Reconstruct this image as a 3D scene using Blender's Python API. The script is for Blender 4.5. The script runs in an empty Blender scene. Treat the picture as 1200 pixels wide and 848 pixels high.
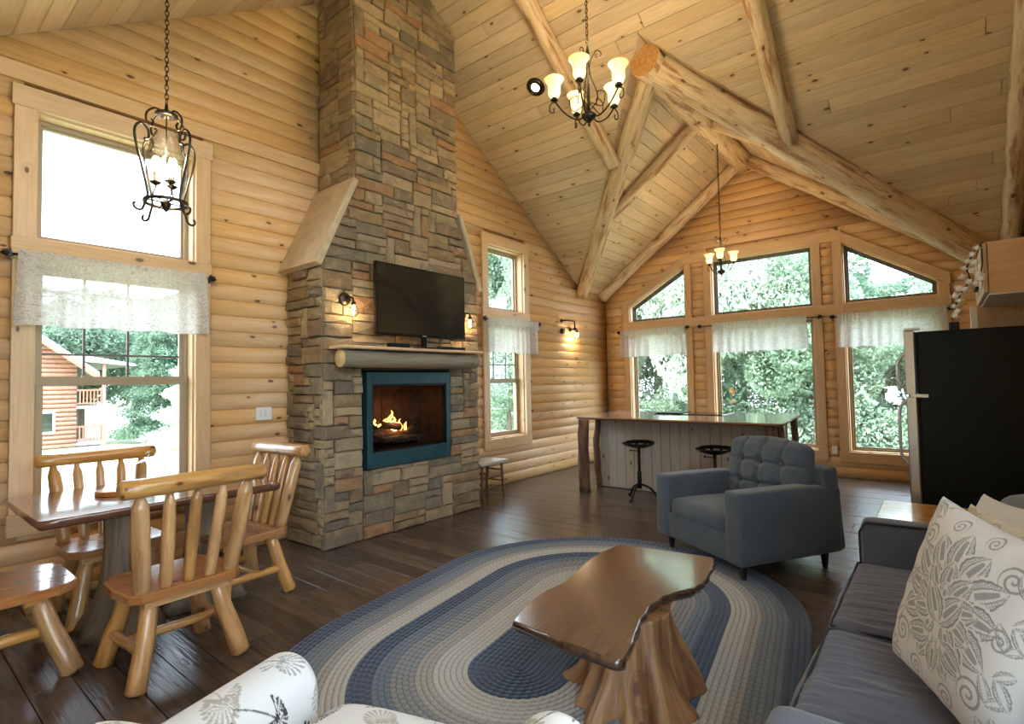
import bpy, math, random
import numpy as np
from mathutils import Vector, Matrix, noise
PI = math.pi
sc = bpy.context.scene
COL = sc.collection
rnd = random.Random(7)

# ------------------------------------------------------------------ camera, world, sun, exposure
FPX = 621.74
RT = [[0.7774724401, 0.6286167949, -0.0194301308], [-0.0391311892, 0.0175164835, -0.9990805387], [-0.6276984586, 0.7775179084, 0.0382171060]]
cam = bpy.data.objects.new('camera', bpy.data.cameras.new('camera'))
COL.objects.link(cam)
cam.matrix_world = Matrix(((RT[0][0], -RT[1][0], -RT[2][0], 0.0), (RT[0][1], -RT[1][1], -RT[2][1], 0.0), (RT[0][2], -RT[1][2], -RT[2][2], 1.45), (0, 0, 0, 1)))
cam.data.sensor_width = 36.0
cam.data.lens = FPX / 1200.0 * 36.0
cam.data.clip_start = 0.02
cam.data.clip_end = 400
sc.camera = cam

world = bpy.data.worlds.new('world')
sc.world = world
world.use_nodes = True
bg = world.node_tree.nodes['Background']
bg.inputs[0].default_value = (0.68, 0.84, 1.0, 1)
bg.inputs[1].default_value = 5.2

sun = bpy.data.objects.new('sun', bpy.data.lights.new('sun', 'SUN'))
COL.objects.link(sun)
sun.data.energy = 5.0
sun.data.angle = math.radians(3)
sun.data.color = (1.0, 0.96, 0.88)
sun.rotation_euler = Vector((0.02, 0.80, -1.0)).to_track_quat('-Z', 'Y').to_euler()

sc.view_settings.view_transform = 'Standard'
sc.view_settings.look = 'None'
sc.view_settings.gamma = 1.0
sc.view_settings.exposure = 1.42
sc.view_settings.use_curve_mapping = False
sc.cycles.use_denoising = True
sc.cycles.max_bounces = 10
sc.cycles.diffuse_bounces = 6
sc.cycles.glossy_bounces = 4
sc.cycles.transmission_bounces = 8
sc.cycles.transparent_max_bounces = 12
sc.cycles.sample_clamp_indirect = 6.0
sc.cycles.caustics_reflective = False
sc.cycles.caustics_refractive = False

# ------------------------------------------------------------------ helpers
def lerp(a, b, t): return a + (b - a) * t
def vl(a, b, t): return tuple(lerp(x, y, t) for x, y in zip(a, b))

class MB:
    """collects shapes, then links them as one mesh object"""
    def __init__(s): s.v = []; s.f = []; s.uv = []; s.m = []; s.sm = []; s.ou = rnd.uniform(0, 40); s.ov = rnd.uniform(0, 40)
    def face(s, idx, uvs=None, mat=0, smooth=False):
        s.f.append(tuple(idx)); s.m.append(mat); s.sm.append(smooth)
        if uvs is None: uvs = [(s.v[i][0] + s.ou, s.v[i][1] + s.v[i][2] + s.ov) for i in idx]
        s.uv.append(uvs)
    def autouv(s, idx, la):
        o = [a for a in range(3) if a != la]
        return [(s.v[i][la] + s.ou, s.v[i][o[0]] + s.v[i][o[1]] + s.ov) for i in idx]
    def box(s, x0, x1, y0, y1, z0, z1, la=None, mat=0, bev=0.0, T=None):
        if la is None:
            d = [x1 - x0, y1 - y0, z1 - z0]; la = d.index(max(d))
        b = len(s.v)
        if bev <= 0:
            pts = [(x, y, z) for z in (z0, z1) for y in (y0, y1) for x in (x0, x1)]
            fs = [(0, 2, 3, 1), (4, 5, 7, 6), (0, 1, 5, 4), (2, 6, 7, 3), (0, 4, 6, 2), (1, 3, 7, 5)]
        else:
            e = min(bev, (x1 - x0) * .45, (y1 - y0) * .45, (z1 - z0) * .45)
            pts = []
            X = (x0, x0 + e, x1 - e, x1); Y = (y0, y0 + e, y1 - e, y1); Z = (z0, z0 + e, z1 - e, z1)
            key = {}
            def P(i, j, k):
                key[(i, j, k)] = len(pts); pts.append((X[i], Y[j], Z[k]))
            for i in (0, 3):
                for j in (1, 2):
                    for k in (1, 2): P(i, j, k)
            for j in (0, 3):
                for i in (1, 2):
                    for k in (1, 2): P(i, j, k)
            for k in (0, 3):
                for i in (1, 2):
                    for j in (1, 2): P(i, j, k)
            K = key; fs = []
            for i in (0, 3): fs.append((K[i, 1, 1], K[i, 2, 1], K[i, 2, 2], K[i, 1, 2]))
            for j in (0, 3): fs.append((K[1, j, 1], K[2, j, 1], K[2, j, 2], K[1, j, 2]))
            for k in (0, 3): fs.append((K[1, 1, k], K[2, 1, k], K[2, 2, k], K[1, 2, k]))
            n = {0: 1, 3: 2}
            for i in (0, 3):
                for j in (0, 3): fs.append((K[i, n[j], 1], K[i, n[j], 2], K[n[i], j, 2], K[n[i], j, 1]))
                for k in (0, 3): fs.append((K[i, 1, n[k]], K[i, 2, n[k]], K[n[i], 2, k], K[n[i], 1, k]))
            for j in (0, 3):
                for k in (0, 3): fs.append((K[1, j, n[k]], K[2, j, n[k]], K[2, n[j], k], K[1, n[j], k]))
            for i in (0, 3):
                for j in (0, 3):
                    for k in (0, 3): fs.append((K[i, n[j], n[k]], K[n[i], j, n[k]], K[n[i], n[j], k]))
            # orient outward
            c = Vector(((x0 + x1) / 2, (y0 + y1) / 2, (z0 + z1) / 2)); g = []
            for f in fs:
                a, q, r = (Vector(pts[t]) for t in f[:3])
                nn = (q - a).cross(r - a); m = sum((Vector(pts[t]) for t in f), Vector()) / len(f) - c
                g.append(f if nn.dot(m) > 0 else tuple(reversed(f)))
            fs = g
        s.v += pts
        uvs = [s.autouv([i + b for i in f], la) for f in fs]
        if T is not None:
            for i in range(b, len(s.v)): s.v[i] = tuple(T @ Vector(s.v[i]))
        for f, u in zip(fs, uvs): s.face([i + b for i in f], u, mat)
        return s
    def prism(s, poly, z0, z1, la=0, mat=0, ch=0.0, T=None, inset_top=0.0):
        """convex or simple polygon in xy, from z0 to z1, optional chamfer ch at the top edge (side of z1)"""
        b = len(s.v); n = len(poly)
        ar = sum(poly[i][0] * poly[(i + 1) % n][1] - poly[(i + 1) % n][0] * poly[i][1] for i in range(n))
        if ar < 0: poly = list(reversed(poly))
        rings = [[(x, y, z0) for x, y in poly]]
        if ch > 0:
            sg = 1 if z1 > z0 else -1
            rings.append([(x, y, z1 - sg * ch) for x, y in poly])
            rings.append([(x, y, z1) for x, y in inset(poly, ch)])
        else: rings.append([(x, y, z1) for x, y in poly])
        for r in rings: s.v += r
        fs = []
        flip = z1 < z0
        for k in range(len(rings) - 1):
            for i in range(n):
                j = (i + 1) % n
                fs.append((b + k * n + i, b + k * n + j, b + (k + 1) * n + j, b + (k + 1) * n + i))
        fs.append(tuple(b + (len(rings) - 1) * n + i for i in range(n)))
        fs.append(tuple(b + i for i in reversed(range(n))))
        if flip: fs = [tuple(reversed(f)) for f in fs]
        uvs = [s.autouv(f, la) for f in fs]
        if T is not None:
            for i in range(b, len(s.v)): s.v[i] = tuple(T @ Vector(s.v[i]))
        for f, u in zip(fs, uvs): s.face(f, u, mat)
        return s
    def tube(s, path, rad, seg=8, mat=0, cap=True, smooth=True, wob=0.0, closed=False, dome=0.0):
        path = [Vector(p) for p in path]; n = len(path)
        if not hasattr(rad, '__len__'): rad = [rad] * n
        if dome > 0:
            d0 = (path[0] - path[1]).normalized(); d1 = (path[-1] - path[-2]).normalized()
            path = [path[0] + d0 * dome] + path + [path[-1] + d1 * dome]
            rad = [rad[0] * .62] + list(rad) + [rad[-1] * .62]; n += 2
        b = len(s.v); up = None; L = 0
        Ls = []
        for i in range(n):
            if closed: t = path[(i + 1) % n] - path[i - 1]
            else: t = path[min(i + 1, n - 1)] - path[max(i - 1, 0)]
            t = t.normalized() if t.length > 1e-9 else Vector((0, 0, 1))
            if up is None:
                up = Vector((0, 0, 1)) if abs(t.z) < .9 else Vector((1, 0, 0))
            a = (up - t * up.dot(t)); a = a.normalized() if a.length > 1e-6 else t.orthogonal().normalized()
            up = a; c = t.cross(a)
            if i: L += (path[i] - path[i - 1]).length
            Ls.append(L)
            for k in range(seg):
                th = 2 * PI * k / seg
                rr = rad[i]
                if wob: rr *= 1 + wob * (noise.noise(Vector((math.cos(th) * 1.3 + s.ou, math.sin(th) * 1.3 + s.ov, L * 5))) + .5 * noise.noise(Vector((math.cos(th) * 4, math.sin(th) * 4 + s.ov, L * 14))))
                p = path[i] + (a * math.cos(th) + c * math.sin(th)) * rr
                s.v.append((p.x, p.y, p.z))
        m = n if closed else n - 1
        for i in range(m):
            i2 = (i + 1) % n
            for k in range(seg):
                k2 = (k + 1) % seg
                idx = (b + i * seg + k, b + i * seg + k2, b + i2 * seg + k2, b + i2 * seg + k)
                r = rad[i] * 2 * PI / seg
                u0 = Ls[i] + s.ou; u1 = (Ls[i2] if i2 > i else L + .02) + s.ou
                s.face(idx, [(u0, k * r + s.ov), (u0, (k + 1) * r + s.ov), (u1, (k + 1) * r + s.ov), (u1, k * r + s.ov)], mat, smooth)
        if cap and not closed:
            for i, rev in ((0, True), (n - 1, False)):
                idx = [b + i * seg + k for k in range(seg)]
                if rev: idx.reverse()
                c0 = path[i]
                s.face(idx, [((Vector(s.v[q]) - c0).x * 3 + s.ou, (Vector(s.v[q]) - c0).y + (Vector(s.v[q]) - c0).z + s.ov) for q in idx], mat, False)
        return s
    def lathe(s, prof, c=(0, 0, 0), seg=16, mat=0, smooth=True, T=None, a0=0.0, cap=True):
        b = len(s.v); n = len(prof)
        for r, z in prof:
            for k in range(seg):
                th = a0 + 2 * PI * k / seg
                p = Vector((r * math.cos(th), r * math.sin(th), z))
                if T is not None: p = T @ p
                s.v.append((p.x + c[0], p.y + c[1], p.z + c[2]))
        for i in range(n - 1):
            for k in range(seg):
                k2 = (k + 1) % seg
                s.face((b + i * seg + k, b + i * seg + k2, b + (i + 1) * seg + k2, b + (i + 1) * seg + k),
                       [(prof[i][1] + s.ou, k * .02), (prof[i][1] + s.ou, (k + 1) * .02), (prof[i + 1][1] + s.ou, (k + 1) * .02), (prof[i + 1][1] + s.ou, k * .02)], mat, smooth)
        if cap and prof[0][0] > 1e-4: s.face([b + k for k in reversed(range(seg))], None, mat)
        if cap and prof[-1][0] > 1e-4: s.face([b + (n - 1) * seg + k for k in range(seg)], None, mat)
        return s
    def ball(s, c, r, seg=10, mat=0, sz=1.0):
        n = max(4, seg // 2)
        return s.lathe([(max(1e-5, r * math.sin(PI * i / n)), -r * sz * math.cos(PI * i / n)) for i in range(n + 1)], c, seg, mat)
    def grid(s, fn, nu, nv, mat=0, smooth=True, uvs=None, skip=None, flip=False):
        """fn(i,j) -> point; (nu+1)x(nv+1) points"""
        b = len(s.v)
        for i in range(nu + 1):
            for j in range(nv + 1): s.v.append(tuple(fn(i, j)))
        for i in range(nu):
            for j in range(nv):
                if skip and skip(i, j): continue
                q = (b + i * (nv + 1) + j, b + (i + 1) * (nv + 1) + j, b + (i + 1) * (nv + 1) + j + 1, b + i * (nv + 1) + j + 1)
                if flip: q = tuple(reversed(q))
                u = None
                if uvs:
                    u = [uvs(i, j), uvs(i + 1, j), uvs(i + 1, j + 1), uvs(i, j + 1)]
                    if flip: u.reverse()
                s.face(q, u, mat, smooth)
        return s
    def rbox(s, c, sz, r=.03, n=10, puff=0.0, fn=None, mat=0, T=None):
        """rounded, optionally puffed box; fn(local point, normal)->offset vector"""
        hx, hy, hz = (q / 2 for q in sz); b = len(s.v); H3 = (hx, hy, hz)
        cache = {}
        def vid(p):
            k = (round(p[0], 5), round(p[1], 5), round(p[2], 5))
            if k in cache: return cache[k]
            q = Vector([max(-(h - r), min(h - r, x)) for x, h in zip(p, H3)])
            d = Vector(p) - q
            nn = d.normalized() if d.length > 1e-9 else Vector((0, 0, 1))
            o = q + nn * r
            if puff:
                fx = max(0, 1 - (p[0] / hx) ** 2); fy = max(0, 1 - (p[1] / hy) ** 2); fz = max(0, 1 - (p[2] / hz) ** 2)
                o += Vector((nn.x * abs(nn.x) * fy * fz, nn.y * abs(nn.y) * fx * fz, nn.z * abs(nn.z) * fx * fy)) * puff * 1.0
            if fn: o = o + Vector(fn(o, nn))
            if T is not None: o = T @ o
            else: o = o + Vector(c)
            cache[k] = len(s.v); s.v.append(tuple(o)); return cache[k]
        def ax(h, cnt):
            e = r / h
            return [-1, -1 + e * .3, -1 + e] + [lerp(-1 + e, 1 - e, (i + 1) / (cnt + 1)) for i in range(cnt)] + [1 - e, 1 - e * .3, 1]
        mx = max(H3)
        A = [ax(h, max(1, int(n * h / mx))) for h in H3]
        for a in range(3):
            b1, c1 = (a + 1) % 3, (a + 2) % 3
            for sg in (-1, 1):
                for i in range(len(A[b1]) - 1):
                    for j in range(len(A[c1]) - 1):
                        q = []
                        uvq = []
                        for (di, dj) in ((0, 0), (1, 0), (1, 1), (0, 1)):
                            p = [0, 0, 0]; p[a] = sg * H3[a]; p[b1] = A[b1][i + di] * H3[b1]; p[c1] = A[c1][j + dj] * H3[c1]
                            q.append(vid(p)); uvq.append((p[b1] + s.ou, p[c1] + s.ov))
                        if sg < 0: q.reverse(); uvq.reverse()
                        s.face(q, uvq, mat, True)
        return s
    def build(s, name, mats, parent=None, T=None, bevel=0):
        me = bpy.data.meshes.new(name)
        vv = s.v
        if T is not None: vv = [tuple(T @ Vector(p)) for p in vv]
        me.from_pydata(vv, [], s.f)
        if not isinstance(mats, (list, tuple)): mats = [mats]
        for m in mats: me.materials.append(m)
        uvl = me.uv_layers.new(name='UVMap')
        flat = [c for u in s.uv for p in u for c in p]
        uvl.data.foreach_set('uv', flat)
        me.polygons.foreach_set('material_index', s.m)
        me.polygons.foreach_set('use_smooth', s.sm)
        me.update()
        o = bpy.data.objects.new(name, me)
        COL.objects.link(o)
        if parent is not None: o.parent = parent
        return o

def inset(poly, d):
    n = len(poly); out = []
    for i in range(n):
        p0 = Vector(poly[i - 1]); p1 = Vector(poly[i]); p2 = Vector(poly[(i + 1) % n])
        a = (p1 - p0); b = (p2 - p1)
        if a.length < 1e-7 or b.length < 1e-7: out.append(tuple(p1)); continue
        a.normalize(); b.normalize()
        na = Vector((-a.y, a.x)); nb = Vector((-b.y, b.x))
        m = na + nb
        if m.length < 1e-6: out.append(tuple(p1)); continue
        m.normalize(); k = d / max(.35, m.dot(na))
        out.append((p1.x + m.x * k, p1.y + m.y * k))
    return out

def clip(poly, a, b, c):
    """keep a*x+b*y<=c"""
    out = []
    n = len(poly)
    for i in range(n):
        p, q = poly[i], poly[(i + 1) % n]
        dp = a * p[0] + b * p[1] - c; dq = a * q[0] + b * q[1] - c
        if dp <= 0: out.append(p)
        if (dp < 0 < dq) or (dq < 0 < dp):
            t = dp / (dp - dq); out.append((lerp(p[0], q[0], t), lerp(p[1], q[1], t)))
    return out

def area(poly):
    return abs(sum(poly[i][0] * poly[(i + 1) % len(poly)][1] - poly[(i + 1) % len(poly)][0] * poly[i][1] for i in range(len(poly)))) / 2

def tag(o, label=None, cat=None, group=None, kind=None):
    if label: o['label'] = label
    if cat: o['category'] = cat
    if group: o['group'] = group
    if kind: o['kind'] = kind
    return o
def thing(name, label, cat, loc=(0, 0, 0), rz=0.0, group=None):
    o = bpy.data.objects.new(name, None); COL.objects.link(o)
    o.location = loc; o.rotation_euler = (0, 0, rz); o.empty_display_size = .1
    return tag(o, label, cat, group)
def copy_tree(o, parent=None):
    c = o.copy(); COL.objects.link(c)
    if parent is not None: c.parent = parent
    for ch in list(o.children): copy_tree(ch, c)
    return c
def dup(o, loc, rz=0.0, label=None, group=None):
    c = copy_tree(o); c.location = loc; c.rotation_euler = (0, 0, rz)
    if label: c['label'] = label
    if group: c['group'] = group
    return c
def lamp(name, kind, loc, energy, color, size=.03, rot=None, parent=None, spot=None):
    l = bpy.data.lights.new(name, kind); l.energy = energy; l.color = color
    if kind in ('POINT', 'SPOT'): l.shadow_soft_size = size
    if spot: l.spot_size = spot; l.spot_blend = .6
    o = bpy.data.objects.new(name, l); COL.objects.link(o); o.location = loc
    if rot: o.rotation_euler = rot
    if parent is not None: o.parent = parent
    return o

# ------------------------------------------------------------------ materials
def newmat(name):
    m = bpy.data.materials.new(name); m.use_nodes = True
    nt = m.node_tree; return m, nt, nt.nodes, nt.links, nt.nodes['Principled BSDF']
def N(nt, t, **kw):
    n = nt.nodes.new(t)
    for k, v in kw.items():
        if k in n.inputs: n.inputs[k].default_value = v
        else: setattr(n, k, v)
    return n
def mathn(nt, op, a, b=None, clampit=False):
    n = nt.nodes.new('ShaderNodeMath'); n.operation = op; n.use_clamp = clampit
    for i, x in enumerate((a, b)):
        if x is None: continue
        if hasattr(x, 'links'): nt.links.new(x, n.inputs[i])
        else: n.inputs[i].default_value = x
    return n.outputs[0]
def mixc(nt, fac, a, b, mode='MIX'):
    n = nt.nodes.new('ShaderNodeMix'); n.data_type = 'RGBA'; n.blend_type = mode
    for k, x in ((0, fac), (6, a), (7, b)):
        if hasattr(x, 'links'): nt.links.new(x, n.inputs[k])
        else: n.inputs[k].default_value = x if k == 0 else (*x, 1)
    return n.outputs[2]
def ramp(nt, fac, p0, p1):
    n = nt.nodes.new('ShaderNodeMapRange'); n.inputs[1].default_value = p0; n.inputs[2].default_value = p1
    nt.links.new(fac, n.inputs[0]); return n.outputs[0]

def wood(name, base, dark, knots=1.0, grain=1.0, rough=.5, kscale=1.0, tone=.22, coat=0.0, bump=.15, streak=0.0, streakcol=(.25, .12, .05)):
    m, nt, ns, ln, bs = newmat(name)
    uv = N(nt, 'ShaderNodeUVMap'); oi = N(nt, 'ShaderNodeObjectInfo')
    sep = N(nt, 'ShaderNodeSeparateXYZ'); ln.new(uv.outputs[0], sep.inputs[0])
    u = mathn(nt, 'ADD', sep.outputs[0], mathn(nt, 'MULTIPLY', oi.outputs['Random'], 53.7))
    v = mathn(nt, 'ADD', sep.outputs[1], mathn(nt, 'MULTIPLY', oi.outputs['Random'], 17.3))
    def vec(su, sv, extra=None):
        c = N(nt, 'ShaderNodeCombineXYZ')
        ln.new(mathn(nt, 'MULTIPLY', u, su), c.inputs[0])
        vv = mathn(nt, 'MULTIPLY', v, sv)
        if extra is not None: vv = mathn(nt, 'ADD', vv, extra)
        ln.new(vv, c.inputs[1]); return c.outputs[0]
    vo = N(nt, 'ShaderNodeTexVoronoi', voronoi_dimensions='2D'); vo.inputs['Scale'].default_value = 1; vo.inputs['Randomness'].default_value = 1
    ln.new(vec(3.2 * kscale, 6.0 * kscale), vo.inputs['Vector'])
    cs = N(nt, 'ShaderNodeSeparateXYZ'); ln.new(vo.outputs['Color'], cs.inputs[0])
    on = mathn(nt, 'LESS_THAN', cs.outputs[0], .34 * knots)
    dist = vo.outputs['Distance']
    rad = mathn(nt, 'ADD', mathn(nt, 'MULTIPLY', cs.outputs[1], .05), .05)
    rel = mathn(nt, 'DIVIDE', dist, rad)
    core = mathn(nt, 'MULTIPLY', on, mathn(nt, 'SUBTRACT', 1.0, ramp(nt, rel, .75, 1.15)))
    halo = mathn(nt, 'MULTIPLY', on, mathn(nt, 'SUBTRACT', 1.0, ramp(nt, rel, 1.0, 3.6)))
    g1 = N(nt, 'ShaderNodeTexNoise', noise_dimensions='2D'); g1.inputs['Scale'].default_value = 1; g1.inputs['Detail'].default_value = 3
    ln.new(vec(.55 * grain, 5.5 * grain, mathn(nt, 'MULTIPLY', halo, .5)), g1.inputs['Vector'])
    bands = mathn(nt, 'SINE', mathn(nt, 'MULTIPLY', g1.outputs[0], 42.0))
    bands = mathn(nt, 'ADD', mathn(nt, 'MULTIPLY', bands, .5), .5)
    g2 = N(nt, 'ShaderNodeTexNoise', noise_dimensions='2D'); g2.inputs['Scale'].default_value = 1; g2.inputs['Detail'].default_value = 2
    ln.new(vec(3 * grain, 90 * grain), g2.inputs['Vector'])
    fac = mathn(nt, 'ADD', mathn(nt, 'MULTIPLY', bands, .38), mathn(nt, 'MULTIPLY', ramp(nt, g2.outputs[0], .35, .75), .35))
    fac = mathn(nt, 'ADD', fac, mathn(nt, 'MULTIPLY', halo, .35), True)
    colr = mixc(nt, fac, base, dark)
    hv = N(nt, 'ShaderNodeHueSaturation')
    ln.new(mathn(nt, 'ADD', mathn(nt, 'MULTIPLY', oi.outputs['Random'], tone), 1 - tone / 2), hv.inputs['Value'])
    ln.new(mathn(nt, 'ADD', mathn(nt, 'MULTIPLY', mathn(nt, 'FRACT', mathn(nt, 'MULTIPLY', oi.outputs['Random'], 7.13)), .16), .92), hv.inputs['Saturation'])
    ln.new(colr, hv.inputs['Color']); colr = hv.outputs[0]
    if streak > 0:
        g3 = N(nt, 'ShaderNodeTexNoise', noise_dimensions='2D'); g3.inputs['Scale'].default_value = 1; g3.inputs['Detail'].default_value = 5; g3.inputs['Roughness'].default_value = .65
        ln.new(vec(1.6, 11), g3.inputs['Vector'])
        colr = mixc(nt, mathn(nt, 'MULTIPLY', ramp(nt, g3.outputs[0], .5, .66), streak), colr, streakcol)
    colr = mixc(nt, mathn(nt, 'MULTIPLY', core, .88), colr, (.09, .035, .012))
    ln.new(colr, bs.inputs['Base Color'])
    bs.inputs['Roughness'].default_value = rough
    bs.inputs['Specular IOR Level'].default_value = .4
    if coat: bs.inputs['Coat Weight'].default_value = coat; bs.inputs['Coat Roughness'].default_value = .08
    bp = N(nt, 'ShaderNodeBump'); bp.inputs['Strength'].default_value = bump; bp.inputs['Distance'].default_value = .004
    ln.new(mathn(nt, 'SUBTRACT', 1.0, fac), bp.inputs['Height']); ln.new(bp.outputs[0], bs.inputs['Normal'])
    return m

def plain(name, col, rough=.5, metal=0.0, nscale=0, namt=.15, bump=0.0, spec=.5, coat=0, emit=None, estr=0, sheen=0):
    m, nt, ns, ln, bs = newmat(name)
    bs.inputs['Base Color'].default_value = (*col, 1)
    bs.inputs['Roughness'].default_value = rough; bs.inputs['Metallic'].default_value = metal
    bs.inputs['Specular IOR Level'].default_value = spec
    if coat: bs.inputs['Coat Weight'].default_value = coat
    if sheen: bs.inputs['Sheen Weight'].default_value = sheen
    if nscale:
        tc = N(nt, 'ShaderNodeTexCoord'); n = N(nt, 'ShaderNodeTexNoise'); n.inputs['Scale'].default_value = nscale; n.inputs['Detail'].default_value = 4
        ln.new(tc.outputs['Object'], n.inputs['Vector'])
        f = ramp(nt, n.outputs[0], .3, .7)
        ln.new(mixc(nt, f, tuple(c * (1 - namt) for c in col), tuple(min(1, c * (1 + namt)) for c in col)), bs.inputs['Base Color'])
        if bump:
            bp = N(nt, 'ShaderNodeBump'); bp.inputs['Strength'].default_value = bump; bp.inputs['Distance'].default_value = .003
            ln.new(n.outputs[0], bp.inputs['Height']); ln.new(bp.outputs[0], bs.inputs['Normal'])
    if emit: bs.inputs['Emission Color'].default_value = (*emit, 1); bs.inputs['Emission Strength'].default_value = estr
    return m

def fabric(name, c0, c1, scale=900, rough=.95, bump=.4):
    m, nt, ns, ln, bs = newmat(name)
    tc = N(nt, 'ShaderNodeTexCoord')
    n = N(nt, 'ShaderNodeTexNoise'); n.inputs['Scale'].default_value = scale; n.inputs['Detail'].default_value = 1
    ln.new(tc.outputs['Object'], n.inputs['Vector'])
    n2 = N(nt, 'ShaderNodeTexNoise'); n2.inputs['Scale'].default_value = 7; n2.inputs['Detail'].default_value = 3
    ln.new(tc.outputs['Object'], n2.inputs['Vector'])
    c = mixc(nt, ramp(nt, n.outputs[0], .3, .7), c0, c1)
    c = mixc(nt, mathn(nt, 'MULTIPLY', ramp(nt, n2.outputs[0], .35, .7), .25), c, tuple(x * .6 for x in c0))
    ln.new(c, bs.inputs['Base Color'])
    bs.inputs['Roughness'].default_value = rough; bs.inputs['Sheen Weight'].default_value = .25; bs.inputs['Specular IOR Level'].default_value = .2
    bp = N(nt, 'ShaderNodeBump'); bp.inputs['Strength'].default_value = bump; bp.inputs['Distance'].default_value = .001
    ln.new(n.outputs[0], bp.inputs['Height']); ln.new(bp.outputs[0], bs.inputs['Normal'])
    return m

def vcol(name, rough=.9, sheen=.2, bump=0.0):
    """colour comes from the mesh colour attribute 'print' (flat printed or dyed pattern, plus painted gap shade on the rug)"""
    m, nt, ns, ln, bs = newmat(name)
    a = N(nt, 'ShaderNodeAttribute', attribute_name='print'); ln.new(a.outputs['Color'], bs.inputs['Base Color'])
    bs.inputs['Roughness'].default_value = rough; bs.inputs['Sheen Weight'].default_value = sheen; bs.inputs['Specular IOR Level'].default_value = .2
    if bump:
        tc = N(nt, 'ShaderNodeTexCoord'); n = N(nt, 'ShaderNodeTexNoise'); n.inputs['Scale'].default_value = 500
        ln.new(tc.outputs['Object'], n.inputs['Vector'])
        bp = N(nt, 'ShaderNodeBump'); bp.inputs['Strength'].default_value = bump; bp.inputs['Distance'].default_value = .001
        ln.new(n.outputs[0], bp.inputs['Height']); ln.new(bp.outputs[0], bs.inputs['Normal'])
    return m

def stonemat(name):
    m, nt, ns, ln, bs = newmat(name)
    tc = N(nt, 'ShaderNodeTexCoord'); oi = N(nt, 'ShaderNodeObjectInfo')
    ad = N(nt, 'ShaderNodeVectorMath', operation='ADD')
    cb = N(nt, 'ShaderNodeCombineXYZ')
    for k in range(3): ln.new(mathn(nt, 'MULTIPLY', oi.outputs['Random'], 31.7 + 11 * k), cb.inputs[k])
    ln.new(tc.outputs['Object'], ad.inputs[0]); ln.new(cb.outputs[0], ad.inputs[1])
    cr = N(nt, 'ShaderNodeValToRGB'); cr.color_ramp.interpolation = 'CONSTANT'
    cols = [(.31, .21, .11), (.22, .16, .10), (.37, .27, .15), (.185, .15, .105), (.275, .18, .09), (.34, .185, .09), (.23, .18, .115), (.42, .31, .18), (.25, .19, .12), (.30, .22, .13), (.31, .24, .145), (.24, .155, .09)]
    el = cr.color_ramp.elements
    while len(el) < len(cols): el.new(.5)
    for i, c in enumerate(cols): el[i].position = i / len(cols); el[i].color = (*c, 1)
    ln.new(oi.outputs['Random'], cr.inputs[0])
    n = N(nt, 'ShaderNodeTexNoise'); n.inputs['Scale'].default_value = 7; n.inputs['Detail'].default_value = 8; n.inputs['Roughness'].default_value = .62
    ln.new(ad.outputs[0], n.inputs['Vector'])
    n2 = N(nt, 'ShaderNodeTexNoise'); n2.inputs['Scale'].default_value = 38; n2.inputs['Detail'].default_value = 5; n2.inputs['Roughness'].default_value = .7
    ln.new(ad.outputs[0], n2.inputs['Vector'])
    c = mixc(nt, mathn(nt, 'MULTIPLY', ramp(nt, n.outputs[0], .5, .64), .45), cr.outputs[0], (.42, .32, .20))
    c = mixc(nt, mathn(nt, 'MULTIPLY', ramp(nt, n.outputs[0], .47, .36), .5), c, (.16, .13, .10))
    c = mixc(nt, mathn(nt, 'MULTIPLY', ramp(nt, n2.outputs[0], .54, .68), .35), c, (.13, .11, .09))
    ln.new(c, bs.inputs['Base Color']); bs.inputs['Roughness'].default_value = .88; bs.inputs['Specular IOR Level'].default_value = .25
    bp = N(nt, 'ShaderNodeBump'); bp.inputs['Strength'].default_value = 1.0; bp.inputs['Distance'].default_value = .035
    ln.new(mathn(nt, 'ADD', mathn(nt, 'MULTIPLY', n.outputs[0], .8), mathn(nt, 'MULTIPLY', n2.outputs[0], .35)), bp.inputs['Height']); ln.new(bp.outputs[0], bs.inputs['Normal'])
    return m

def glass_thin(name, tint=(1, 1, 1), gl=.08, rough=.0, edge=0):
    m, nt, ns, ln, bs = newmat(name); ns.remove(bs)
    out = ns['Material Output']
    tr = N(nt, 'ShaderNodeBsdfTransparent'); tr.inputs[0].default_value = (*tint, 1)
    g = N(nt, 'ShaderNodeBsdfGlossy'); g.inputs['Roughness'].default_value = rough
    fr = N(nt, 'ShaderNodeLayerWeight'); fr.inputs[0].default_value = .5
    mx = N(nt, 'ShaderNodeMixShader'); ln.new(mathn(nt, 'ADD', mathn(nt, 'MULTIPLY', mathn(nt, 'POWER', fr.outputs['Facing'], 4.0), .5), gl - .04, True), mx.inputs[0]); ln.new(tr.outputs[0], mx.inputs[1]); ln.new(g.outputs[0], mx.inputs[2])
    if edge: ln.new(mixc(nt, mathn(nt, 'MULTIPLY', mathn(nt, 'POWER', fr.outputs['Facing'], 2.5), edge), tint, (.10, .12, .12)), tr.inputs[0])
    ln.new(mx.outputs[0], out.inputs[0]); return m

def emis(name, col, s):
    m, nt, ns, ln, bs = newmat(name)
    bs.inputs['Base Color'].default_value = (*col, 1)
    bs.inputs['Emission Color'].default_value = (*col, 1); bs.inputs['Emission Strength'].default_value = s
    return m

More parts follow.
